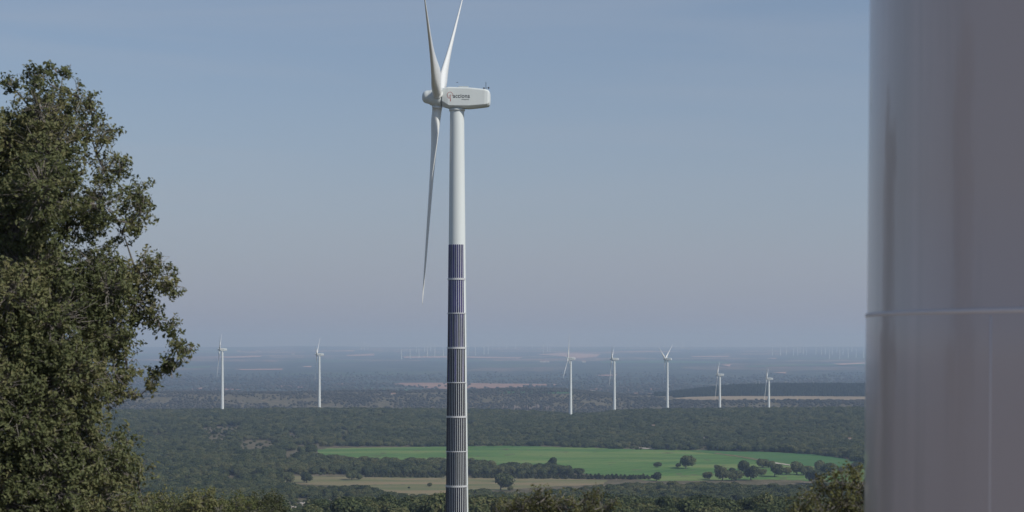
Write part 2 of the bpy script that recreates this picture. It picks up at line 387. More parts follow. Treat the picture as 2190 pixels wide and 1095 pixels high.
drape("stubble_field", B_FIELD, m_stub, .12)
drape("tan_field", T_FIELD, m_tan, .35)
drape("pale_track", [(1348, 957), (1370, 958.3), (1400, 960.4), (1400, 961.4), (1368, 959.6), (1347, 958.2)], m_track, .4)
drape("pale_track", [(1657, 990), (1675, 992.2), (1700, 996.2), (1699, 998), (1673, 994.2), (1656, 991.8)], m_track, .4)
for pl in ([(828, 823), (860, 819.5), (960, 819), (1060, 821), (1180, 822), (1215, 823.2), (1160, 826), (1110, 829), (1060, 832.5), (1010, 831), (960, 833), (905, 830.5), (890, 826.5)],
           [(1255, 833), (1290, 829.5), (1350, 832), (1345, 836.5), (1262, 836)], [(1318, 843), (1370, 840), (1405, 843), (1360, 845)], [(1382, 833), (1410, 829.5), (1408, 836)],
           [(578, 826), (610, 824), (662, 828), (640, 830), (600, 828.5)], [(410, 831.5), (435, 830), (437, 834), (412, 835)], [(446, 833), (490, 831), (515, 834), (470, 835)],
           [(715, 822), (745, 819.5), (750, 822), (720, 823.5)], [(795, 822), (828, 820), (824, 825)]):
    drape("ploughed_field", pl, m_red, 1.2)
drape("far_green_field", [(690, 828), (730, 827.5), (800, 831), (930, 835), (1010, 834.5), (1120, 836), (1230, 834), (1290, 837), (1280, 841.5), (1150, 843), (1060, 842), (960, 838.5), (860, 837), (760, 831)], m_fgreen, 1.0)
drape("far_green_field", [(1280, 774), (1420, 771.5), (1560, 775), (1560, 777.5), (1400, 777), (1290, 777)], m_fgreen, 2.5)
drape("far_green_field", [(1590, 784), (1700, 780), (1850, 779), (1850, 781.5), (1720, 782.5), (1600, 786)], m_fgreen, 2.5)
m_fred = field_mat("far_red_soil", (.34, .20, .15), (.50, .31, .24), (.62, .42, .34), sc=1 / 160)
for pl in ([(860, 763), (950, 762), (1120, 765), (1110, 767.5), (960, 765.5), (865, 766)], [(1145, 759), (1200, 755), (1285, 758), (1275, 764), (1230, 768), (1200, 762)],
           [(400, 764), (480, 763), (560, 761.5), (555, 764.5), (490, 766)], [(500, 790.5), (605, 789.5), (604, 792), (520, 792.5)], [(660, 751), (760, 749.5), (758, 752), (670, 752.5)], [(738, 760), (800, 757), (800, 761), (745, 762.5)],
           [(1478, 762.5), (1560, 761.5), (1558, 764), (1482, 764.5)], [(1636, 767), (1662, 766), (1660, 769)], [(1780, 779), (1850, 776), (1850, 778.5), (1800, 781.5)], [(1542, 781), (1566, 780), (1560, 785)], [(1652, 798), (1684, 796.5), (1680, 800)],
           [(1290, 752), (1400, 751), (1470, 753), (1400, 754)], [(1560, 752), (1620, 750.5), (1618, 752.5)], [(1270, 804), (1320, 802), (1315, 806)], [(640, 785), (665, 784), (664, 786.5)]):
    drape("ploughed_field", pl, m_fred, 3.0)
drape("far_green_field", [(395, 785), (450, 783.5), (448, 787), (400, 788)], m_fgreen, 2.5)

# ------------------------------------------------------------------ foliage
def leaves(c, nrm, L, Wd, rng, fold=.25):
    """one rhombic leaf at each centre c, lying across nrm"""
    n = len(c)
    nrm = nrm / (np.linalg.norm(nrm, axis=1, keepdims=True) + 1e-9)
    d = rng.normal(size=(n, 3)); d -= (d * nrm).sum(1, keepdims=True) * nrm
    d /= (np.linalg.norm(d, axis=1, keepdims=True) + 1e-9); s = np.cross(nrm, d)
    L = np.broadcast_to(np.asarray(L, float), (n,))[:, None]; Wd = np.broadcast_to(np.asarray(Wd, float), (n,))[:, None]
    v = np.stack([c - d * L / 2, c + s * Wd / 2 + nrm * Wd * fold, c + d * L / 2, c - s * Wd / 2 + nrm * Wd * fold], 1)
    return v.reshape(-1, 3)
def crown_proto(name, seed, rx, h, nl=850, size=.62, cone=0.0, mat=None, base=.9):
    """holm-oak crown: several rounded lobes covered with leaf clumps; base at z = base, top at h"""
    rng = np.random.default_rng(seed)
    k = int(rng.integers(6, 10)); cs, rs = [], []
    for i in range(k):
        a = rng.uniform(0, 2 * np.pi); q = rx * .52 * math.sqrt(rng.uniform(.05, 1))
        if i == 0: q = 0
        zc = base + (h - base) * (rng.uniform(.32, .70) if i else .62); r = rx * rng.uniform(.40, .58)
        if cone: q *= .35; r = rx * (1 - .75 * (i / k)) * .8; zc = base + (h - base) * (.12 + .78 * i / k)
        r = min(r, h - zc) if not cone else r
        cs.append((q * math.cos(a), q * math.sin(a), zc)); rs.append(max(r, rx * .22))
    cs, rs = np.array(cs), np.array(rs)
    pick = rng.choice(k, nl * 2, p=rs ** 2 / (rs ** 2).sum())
    d = rng.normal(size=(nl * 2, 3)); d /= np.linalg.norm(d, axis=1, keepdims=True)
    lump = 1 + .16 * np.sin(d[:, 0] * 7 + pick) * np.sin(d[:, 1] * 6 + 2 * pick) + rng.normal(size=nl * 2) * .07
    p = cs[pick] + d * (rs[pick] * lump)[:, None] * np.array([1.0, 1.0, .82])
    inside = np.zeros(len(p), bool)
    for c, r in zip(cs, rs):
        q = (p - c) / np.array([1, 1, .82]); inside |= (np.linalg.norm(q, axis=1) < r * .78)
    ok = ~inside & (p[:, 2] > base * .7); p, d = p[ok][:nl], d[ok][:nl]
    nn = d * .9 + rng.normal(size=d.shape) * .42 + np.array([0, 0, .25])
    s = size * rng.uniform(.6, 1.35, len(p))
    v = leaves(p, nn, s, s * .85, rng, .1)
    f = np.arange(len(v)).reshape(-1, 4); tint = np.repeat(rng.uniform(0, 1, len(p)), 4)
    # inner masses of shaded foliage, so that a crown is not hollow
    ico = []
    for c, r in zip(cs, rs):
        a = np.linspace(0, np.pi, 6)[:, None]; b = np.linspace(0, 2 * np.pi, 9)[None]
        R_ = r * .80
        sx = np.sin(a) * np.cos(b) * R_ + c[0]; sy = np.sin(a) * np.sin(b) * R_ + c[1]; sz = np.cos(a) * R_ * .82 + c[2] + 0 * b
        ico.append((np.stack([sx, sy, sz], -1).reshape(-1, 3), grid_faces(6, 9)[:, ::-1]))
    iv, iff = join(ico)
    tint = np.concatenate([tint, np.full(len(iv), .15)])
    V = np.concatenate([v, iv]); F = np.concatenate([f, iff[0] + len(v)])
    me = np_mesh(name, V, F, False, mat); attr(me, "tint", tint); return me
def trunk_mesh(name, h, r, seed):
    rng = np.random.default_rng(seed)
    parts = [tube([(0, 0, -.6), (.05, 0, .4), (.1 * rng.normal(), .1, h * .35), (.2 * rng.normal(), 0, h * .6)], [r * 1.3, r, r * .8, r * .5], 7)]
    for k in range(4):
        a = k * 1.6 + rng.uniform(0, 1)
        parts.append(tube([(0, 0, h * .28), (math.cos(a) * h * .14, math.sin(a) * h * .14, h * .42), (math.cos(a) * h * .26, math.sin(a) * h * .26, h * .58)], [r * .6, r * .4, r * .2], 5))
    v, f = join(parts); return np_mesh(name, v, f, True, M_bark)

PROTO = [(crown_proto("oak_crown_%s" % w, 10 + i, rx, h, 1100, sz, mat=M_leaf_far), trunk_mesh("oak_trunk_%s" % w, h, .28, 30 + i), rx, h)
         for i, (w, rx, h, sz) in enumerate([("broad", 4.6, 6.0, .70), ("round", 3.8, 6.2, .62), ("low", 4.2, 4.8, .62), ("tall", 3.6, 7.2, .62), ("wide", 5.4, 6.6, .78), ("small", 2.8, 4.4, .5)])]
PINES = [crown_proto("pine_crown_%s" % w, 60 + i, rx, h, 420, .8, cone=1.0, mat=M_leaf_pine, base=.6) for i, (w, rx, h) in enumerate([("slim", 2.3, 8.0), ("full", 2.9, 7.4), ("young", 2.0, 6.2)])]
for m_ in PINES: pass

def scatter_stuff(name, pts, scl, rot, idx, protos, label, cat):
    """ONE object: points that carry crown geometry (uncountable wood)"""
    me = bpy.data.meshes.new(name); me.vertices.add(len(pts)); me.vertices.foreach_set('co', np.asarray(pts, np.float32).ravel())
    attr(me, "scl", scl); attr(me, "rotz", rot)
    a = me.attributes.new("idx", 'INT', 'POINT'); a.data.foreach_set('value', np.asarray(idx, np.int32))
    me.update()
    o = add(name, me); tag(o, label, cat, kind='stuff')
    ng = bpy.data.node_groups.new(name + "_nodes", 'GeometryNodeTree')
    ng.interface.new_socket(name="Geometry", in_out='INPUT', socket_type='NodeSocketGeometry')
    ng.interface.new_socket(name="Geometry", in_out='OUTPUT', socket_type='NodeSocketGeometry')
    gi = ng.nodes.new("NodeGroupInput"); go = ng.nodes.new("NodeGroupOutput")
    iop = ng.nodes.new("GeometryNodeInstanceOnPoints"); jn = ng.nodes.new("GeometryNodeJoinGeometry")
    for ob in reversed(protos):
        oi = ng.nodes.new("GeometryNodeObjectInfo"); oi.transform_space = 'ORIGINAL'; oi.inputs["Object"].default_value = ob
        oi.inputs["As Instance"].default_value = False
        gti = ng.nodes.new("GeometryNodeGeometryToInstance")
        ng.links.new(oi.outputs["Geometry"], gti.inputs[0]); ng.links.new(gti.outputs[0], jn.inputs[0])
    def named(nm, t):
        n = ng.nodes.new("GeometryNodeInputNamedAttribute"); n.data_type = t; n.inputs["Name"].default_value = nm
        return next(s for s in n.outputs if s.enabled and s.name == "Attribute")
    cx = ng.nodes.new("ShaderNodeCombineXYZ"); ng.links.new(named("rotz", 'FLOAT'), cx.inputs[2])
    ng.links.new(gi.outputs[0], iop.inputs["Points"]); ng.links.new(jn.outputs[0], iop.inputs["Instance"])
    iop.inputs["Pick Instance"].default_value = True
    ng.links.new(named("idx", 'INT'), iop.inputs["Instance Index"])
    ng.links.new(cx.outputs[0], iop.inputs["Rotation"]); ng.links.new(named("scl", 'FLOAT'), iop.inputs["Scale"])
    ng.links.new(iop.outputs[0], go.inputs[0])
    md = o.modifiers.new("scatter", 'NODES'); md.node_group = ng
    return o

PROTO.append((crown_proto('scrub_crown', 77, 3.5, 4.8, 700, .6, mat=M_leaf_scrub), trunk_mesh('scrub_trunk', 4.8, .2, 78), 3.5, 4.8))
# --- single oaks -------------------------------------------------------------
def oak(x, y, pi, s, rz, label, group=None, name="holm_oak", sink=.15, mat=None, parts=True):
    cm, tm, rx, h = PROTO[pi]
    e = empty(name, (x, y, float(height(x, y)) - sink), rz); tag(e, label, "tree", group)
    c = add("crown", cm, e); k = .88 + .24 * ((abs(x) * 7.3 + y * 3.1) % 1); c.scale = (s * k, s / k, s * (.9 + .25 * ((y * 1.7) % 1)))
    t = add("trunk", tm, e); t.scale = (s, s, s)
    return e
rng = np.random.default_rng(7)
# (px, py of the foot, prototype, crown width in px, label)
singles = [
    (1467, 1003, 4, 36, "large round dark oak alone in the green field, casting a flat shadow"),
    (1451, 1000, 5, 10, "small oak touching the large round one in the green field"),
    (1406, 1000, 5, 13, "small oak alone in the green field, left of the large round one"),
    (1404, 1029, 1, 21, "dark round bush-like oak on the near edge of the green field"),
    (1536, 1012, 3, 14, "narrow upright oak poking above the left end of the field-edge clump"),
    (1566, 1014, 5, 14, "small oak at the back of the field-edge clump between two taller crowns"),
    (1517, 1026, 4, 25, "leftmost rounded oak of the clump on the near edge of the green field"),
    (1545, 1028, 1, 29, "broad dark oak in the left half of the field-edge clump"),
    (1574, 1028, 2, 31, "low oak in the middle of the field-edge clump, beside a bare gap"),
    (1592, 1016, 3, 24, "tall rounded oak standing behind the middle of the field-edge clump"),
    (1606, 1027, 1, 29, "darkest oak of the field-edge clump, at its right end over bare soil"),
    (1628, 1017, 2, 23, "low oak right of the field-edge clump, joined to the wide-crowned tree"),
    (1630, 1000, 2, 25, "long low oak at the left end of the pale track through the green field"),
    (1648, 1001, 2, 20, "oak touching the left tip of the pale track through the green field"),
    (1657, 1020, 4, 38, "wide-crowned oak with a bare trunk showing in front of the green strip"),
    (1681, 1016, 5, 18, "small oak trailing off right of the wide-crowned tree with a bare trunk"),
    (1704, 1015, 1, 29, "oak at the right end of the pale track through the green field"),
    (1726, 1016, 2, 31, "second oak right of the pale track, merging with its neighbour"),
    (1740, 1035, 4, 43, "biggest dark oak below the pale track, over the bare soil strip"),
    (1752, 1013, 3, 25, "oak standing tallest at the back of the group right of the pale track"),
    (1768, 1022, 1, 31, "oak just behind the blurred bush at the lower right"),
    (1779, 1010, 5, 20, "small oak on the far side of the group right of the pale track"),
    (1798, 1013, 5, 14, "small dark oak alone in the gap towards the grey tower"),
    (1814, 1008, 1, 16, "oak between the lone small one and the tree nearest the grey tower"),
    (1838, 1009, 4, 31, "oak nearest the edge of the big grey tower, at the field corner"),
    (1071, 1049, 4, 44, "large domed oak at the stubble field edge, right of the panelled tower"),
    (1070, 1030, 5, 18, "small oak peeping over the domed crown right of the panelled tower"),
    (1092, 1050, 5, 11, "narrow bush-like oak hugging the right side of the large domed oak"),
    (918, 1041, 5, 9, "small bush alone in the stubble field left of the panelled tower"),
    (874, 1045, 5, 5, "tiny bush alone in the stubble field, farthest from the panelled tower"),
    (752, 1027, 1, 22, "oak with a leaning trunk at the left end of the stubble field"),
    (768, 1026, 5, 13, "small oak beside the leaning one at the left end of the stubble field"),
    (665, 975, 1, 26, "round oak at the left tip of the green field"),
    (648, 972, 5, 18, "smaller oak just left of the round one at the tip of the green field"),
    (457, 1026, 1, 22, "round oak in the dry clearing below the left hillside, left half"),
    (534, 1027, 5, 14, "small oak beside the bare soil gap in the dry clearing on the left"),
    (564, 1025, 2, 36, "long low oak at the middle of the dry clearing on the left"),
    (613, 1033, 2, 30, "low oak in front of the bare soil strip on the left"),
    (656, 1033, 1, 24, "round oak left of the stubble field against pale grass"),
    (420, 867, 6, 14, "dark oak standing above the wooded ridge line left of the leftmost turbine"),
    (1181, 999, 1, 20, "round dark oak at the high right end of the tree belt by the green field"),
    (1238, 1016, 2, 24, "last oak at the right tip of the tree belt by the green field"),
]
for k, (px, py, pi, wpx, lab) in enumerate(singles):
    Y = ground_at(px, py, 800, 3000); s = wpx / F0 * Y / (2 * PROTO[pi][2] * .80)
    oak((px - HX) / F0 * Y, Y, pi, s, float(rng.uniform(0, 6)), lab)
single_xy = [((px - HX) / F0 * ground_at(px, py, 800, 3000), ground_at(px, py, 800, 3000)) for px, py, *_ in singles]

# --- woods -------------------------------------------------------------------
CLEAR = [  # bare patches (photo pixels of the ground)
    [(1345, 955), (1372, 955.5), (1402, 959), (1402, 962), (1345, 959)],
    [(415, 1017), (445, 1014), (452, 1019), (420, 1020)], [(465, 1018), (516, 1017), (520, 1024), (490, 1024)], [(588, 1018), (620, 1015), (700, 1014), (780, 1016), (780, 1022), (640, 1026), (600, 1026)],
    [(342, 1028), (366, 1027), (364, 1034), (346, 1034)],
    [(425, 917), (470, 912), (520, 914), (500, 920), (440, 921)], [(440, 932), (485, 930), (478, 942), (450, 945)],
    [(505, 944), (560, 941), (590, 946), (575, 956), (530, 962), (510, 960)], [(612, 930), (625, 922), (640, 938), (632, 945)],
    [(625, 954), (690, 950), (676, 963), (660, 966)], [(600, 970), (625, 968), (640, 980), (610, 985)], [(722, 930), (742, 932), (740, 942), (726, 940)],
    [(480, 958), (500, 955), (495, 968)], [(390, 948), (400, 946), (396, 952)], [(678, 923), (692, 925), (690, 931)],
    [(600, 1072), (640, 1066), (670, 1068), (672, 1085), (640, 1094), (606, 1092)], [(676, 1068), (740, 1066), (742, 1078), (690, 1080)],
    [(1538, 1082), (1560, 1080), (1575, 1074), (1592, 1076), (1590, 1084), (1560, 1091), (1540, 1090)], [(1780, 1005), (1830, 1001), (1850, 1030), (1700, 1033), (1690, 1024)],
    [(1499, 936), (1516, 934), (1515, 941), (1502, 941)], [(795, 1078), (815, 1078), (813, 1086), (797, 1086)], [(1488, 958), (1516, 956), (1518, 962), (1490, 963)],
    [(385, 1030), (410, 1022), (400, 1036)]]
# far limit of the near wood, read as the row its tree tops reach
WX = [0, 260, 400, 480, 560, 650, 700, 770, 812, 850, 930, 990, 1040, 1100, 1180, 1290, 1330, 1400, 1500, 1600, 1700, 1850, 2300]
WY = [1022, 1018, 1016, 1018, 1022, 1034, 1038, 1030, 1044, 1053, 1055, 1046, 1042, 1050, 1042, 1033, 1030, 1027, 1022, 1023, 1026, 1026, 1026]
def proj(x, y, z): return HX + F0 * x / y, HY - F0 * z / y
def candidates(d0, d1, sp, half=.36, seed=1):
    r = np.random.default_rng(seed)
    xs = np.arange(-half * d1, half * d1, sp); ys = np.arange(d0, d1, sp)
    X, Y = np.meshgrid(xs, ys); X = X + (np.arange(len(ys)) % 2)[:, None] * sp / 2
    X = X + r.uniform(-.42, .42, X.shape) * sp; Y = Y + r.uniform(-.42, .42, Y.shape) * sp
    X, Y = X.ravel(), Y.ravel(); k = np.abs(X) < half * Y; return X[k], Y[k], r
def clear_of(x, y, px, py, extra=(), sc=None):
    ok = np.ones(len(x), bool); spare = np.random.default_rng(3).uniform(0, 1, len(x)) < .30
    for pl in list(extra):
        for t in (0, .3, .6, .9): 
            hit = inpoly(px, py - t * 5.2 * F0 / y, pl); ok &= ~hit | spare
            if sc is not None: sc[hit] = .42
    for sx, sy in single_xy: ok &= (np.hypot((x - sx), (y - sy) * .35) > 5)
    return ok
GF2 = [(a, b + (2.0 if b > 985 else .8)) for a, b in G_FIELD]
# nearest wood
x, y, r_ = candidates(470, 1330, 6.0, .36, 5)
z = height(x, y); px, py = proj(x, y, z); pi = r_.choice(6, len(x), p=[.22, .22, .2, .08, .13, .15]); s = r_.uniform(.62, 1.02, len(x))
s *= np.where(vnoise(x / 60, y / 60, 9) > .22, .72, 1)
tops = z + np.array([p[3] for p in PROTO])[pi] * s; pyt = HY - F0 * tops / y
ok = (pyt > np.interp(px, WX, WY) + r_.uniform(-1.0, 3.5, len(x))) & clear_of(x, y, px, py, CLEAR, s)
ok &= ~((vnoise(x / 45, y / 45, 21) > .33) & (r_.uniform(0, 1, len(x)) < .75))
ok &= np.hypot(x + 10.1, y - 367) > 20
near = [a[ok] for a in (x, y, z, px, pyt, s, pi)]; near_rot = r_.uniform(0, 6.28, ok.sum())
sh = (near[3] > 275) & (near[3] < 1845) & (near[4] < 1090) & ~((near[3] > 958) & (near[3] < 1000)) & (near[4] > 1000)
order = np.argsort(np.where(sh, near[1], 1e9))[:245]; order = order[sh[order]]
solo = np.zeros(len(near[0]), bool); solo[order] = True
TP = [(475, "the leftmost ridge turbine"), (683, "the second ridge turbine"), (978, "the panelled tower"), (1221, "the third ridge turbine"), (1314, "the fourth ridge turbine"), (1428, "the open-bladed ridge turbine"), (1540, "the second-last ridge turbine"), (1645, "the last ridge turbine")]
shape_w = ["broad", "rounded", "low spreading", "tall narrow", "very wide", "small"]
nth = {}
for i in order:
    tx, tn = min(TP, key=lambda q: abs(q[0] - near[3][i])); dx = near[3][i] - tx
    side = "below" if abs(dx) < 14 and tx != 978 else "below and left of" if dx < 0 else "below and right of"
    lab = "%s dark wood oak %s %s" % (shape_w[near[6][i]], side, tn); nth[lab] = nth.get(lab, -1) + 1
    lab += ["", ", farther back", ", third in depth", ", fourth in depth", ", deepest"][min(4, nth[lab])]
    oak(float(near[0][i]), float(near[1][i]), int(near[6][i]), float(near[5][i]), float(near_rot[i]), lab, "oaks packed into the nearest wood at the bottom", sink=.3)
PROTO_OBS = []
seen_ = set()
for o in COL.objects:                                  # crowns of real trees lend their shape to the mass of the wood
    if o.name.startswith("crown") and o.data.name not in seen_ and o.data.name.startswith("oak_crown"):
        seen_.add(o.data.name); PROTO_OBS.append(o)
PROTO_OBS.sort(key=lambda o: [p[0].name for p in PROTO].index(o.data.name))
k = ~solo
scatter_stuff("oak_wood", np.stack([near[0][k], near[1][k], near[2][k] - .3], 1), near[5][k], near_rot[k], near[6][k], PROTO_OBS,
              "dense dark holm oak wood covering the slope below, behind its nearest trees", "wood")
# belt between the fields, and the ridge
BELT = [(560, 1006), (640, 983), (690, 986), (760, 993), (900, 997), (1000, 1000), (1100, 1005), (1180, 1008), (1256, 1018), (1252, 1021), (1100, 1017), (960, 1017), (770, 1016.5), (640, 1018), (560, 1020)]
x, y, r_ = candidates(1290, 2830, 6.6, .36, 6)
z = height(x, y); px, py = proj(x, y, z); pi = r_.choice(6, len(x), p=[.2, .22, .2, .1, .14, .14]); s = r_.uniform(.66, 1.06, len(x)) * (1 + .22 * smooth(2000, 2400, y) + .22 * (y < 1850))
hh = np.array([p[3] for p in PROTO])[pi] * s
fieldzone = inpoly(px, py, GF2) | inpoly(px, py, B_FIELD)
west = px < 668
wood = (~fieldzone) & (inpoly(px, py, BELT) | (y > 1900) | ((px > 1200) & (py < np.interp(px, [1080, 1250, 1360, 1500, 1580, 1660, 1740, 1800, 1826, 1850, 1900], [953.5, 957, 961, 963, 965, 967, 972, 979, 985, 993, 1010]) + 1.0)) | (west & (py < 1012)) | (px < 600) | (px > 1862) )
wood &= ~((px > 700) & (px < 1862) & (py > 1018)); wood &= ~(py > np.interp(px, WX, WY)) | (px > 1862) | (px < 596)
dens = r_.uniform(0, 1, len(x))
wood &= ~((vnoise(x / 60, y / 75, 31) > .27) & (px < 860) & (dens < .8))
wood &= clear_of(x, y, px, py, CLEAR, s)
wood &= y < np.where(px > 0, 2790, 0)
a = [q[wood] for q in (x, y, z, s, pi)]; rot = r_.uniform(0, 6.28, wood.sum())
scatter_stuff("ridge_wood", np.stack([a[0], a[1], a[2] - .3], 1), a[3], rot, a[4], PROTO_OBS,
              "continuous oak wood over the long ridge and the belt between the fields", "wood")
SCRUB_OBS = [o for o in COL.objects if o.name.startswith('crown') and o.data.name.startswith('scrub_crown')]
# sparse scrub on the hills beyond
x, y, r_ = candidates(3150, 5000, 9.5, .30, 8)
z = height(x, y); px, py = proj(x, y, z); pi = r_.choice(6, len(x)); s = r_.uniform(.6, 1.25, len(x))
d_ = .6 * vnoise(x / 150, y / 150, 41) + .8 * vnoise(x / 48, y / 70, 42)
keep = (d_ + r_.uniform(-.22, .22, len(x)) < np.where(px < 1000, .13, np.where(px < 1420, .18, .35))) & ~inpoly(px, py, [(a_, b_ + .3) for a_, b_ in T_FIELD])
keep &= ~((px > 1400) & (y > 3950)); keep &= ~((px > 1420) & (py < 858.5) & (py > 846.5) & (y > 3500))
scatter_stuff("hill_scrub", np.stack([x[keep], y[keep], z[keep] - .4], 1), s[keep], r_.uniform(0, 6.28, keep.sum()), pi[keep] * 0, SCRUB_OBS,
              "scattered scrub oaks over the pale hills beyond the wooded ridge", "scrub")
# pines on the right-hand rise: three of them single, the rest a mass
pine_obs = []
for i, (px_, Yp, lab) in enumerate([(1452, 3990, "slim pine standing at the left end of the dark pine wood"), (1480, 3992, "full pine near the left end of the dark pine wood, over the tan field"), (1506, 3994, "young pine at the foot of the dark pine wood behind the tan field")]):
    X_ = (px_ - HX) / F0 * Yp
    e = empty("pine_tree", (X_, Yp, float(height(X_, Yp)) - .2)); tag(e, lab, "tree")
    c = add("crown", PINES[i], e); add("trunk", PROTO[3][1], e).scale = (.7, .7, .9); pine_obs.append(c)
x, y, r_ = candidates(3970, 4800, 5.6, .34, 12)
z = height(x, y); px, py = proj(x, y, z)
left = np.interp(px, [1420, 1480, 1560, 1700, 2500], [4800, 4060, 3975, 3960, 3960])
keep = (px > 1440) & (y > 3965 + 26 * vnoise(x / 30, y / 30, 5)) & (r_.uniform(0, 1, len(x)) < .8)
keep |= (px > 1400) & (px < 1500) & (y > 4100) & (r_.uniform(0, 1, len(x)) < .6)
scatter_stuff("pine_wood", np.stack([x[keep], y[keep], z[keep] - .3], 1), r_.uniform(.55, 1.3, keep.sum()), r_.uniform(0, 6.28, keep.sum()), r_.choice(3, keep.sum()), pine_obs,
              "dark even pine wood on the rise behind the tan field", "wood")
# dots of trees over the nearer plain
x, y, r_ = candidates(4900, 9000, 26, .28, 15)
z = height(x, y); px, py = proj(x, y, z)
d_ = vnoise(x / 420, y / 420, 51) + .5 * vnoise(x / 120, y / 120, 52)
redz = inpoly(px, py, [(828, 823), (860, 819.5), (1180, 822), (1215, 823.2), (1060, 832.5), (905, 830.5)]) | inpoly(px, py, [(690, 828), (1290, 837), (1280, 841.5), (1060, 842), (760, 831)])
keep = (d_ < .2) & (r_.uniform(0, 1, len(x)) > smooth(5600, 8900, y)) & ~(redz & (r_.uniform(0, 1, len(x)) < .95))
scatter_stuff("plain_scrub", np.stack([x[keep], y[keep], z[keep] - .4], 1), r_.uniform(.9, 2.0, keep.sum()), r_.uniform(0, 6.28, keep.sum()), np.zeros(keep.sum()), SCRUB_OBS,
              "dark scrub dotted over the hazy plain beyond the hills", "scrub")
# young trees in a planted row along the stubble field
sap_c = crown_proto("sapling_crown", 90, 1.15, 3.6, 260, .34, cone=1.0, mat=M_leaf_mid, base=.5)
sap_t = trunk_mesh("sapling_trunk", 2.4, .06, 91)
first = None
for i in range(132):
    row = i % 2; px_ = 784 + (i // 2) * 9.3 + row * 4.6 + rng.uniform(-1.5, 1.5)
    if 948 < px_ < 1010: continue
    Y = ground_at(px_, 1020.6 - 2.6 * row + 5.2 * (px_ - 780) / 610 + rng.uniform(-.5, .5), 1000, 3000); X_ = (px_ - HX) / F0 * Y
    e = empty("young_tree", (X_, Y, float(height(X_, Y)) - .05), rng.uniform(0, 6))
    tag(e, "slender young tree behind the stubble, %s, %s the panelled tower" % ("front row" if not row else "back row", "left of" if px_ < 978 else "right of"), "tree", "young trees planted in a row")
    s_ = float(rng.uniform(.75, 1.15)); c = add("crown", sap_c, e); c.scale = (1.75 * s_, 1.75 * s_, s_); t = add("trunk", sap_t, e); t.scale = (s_, s_, s_)

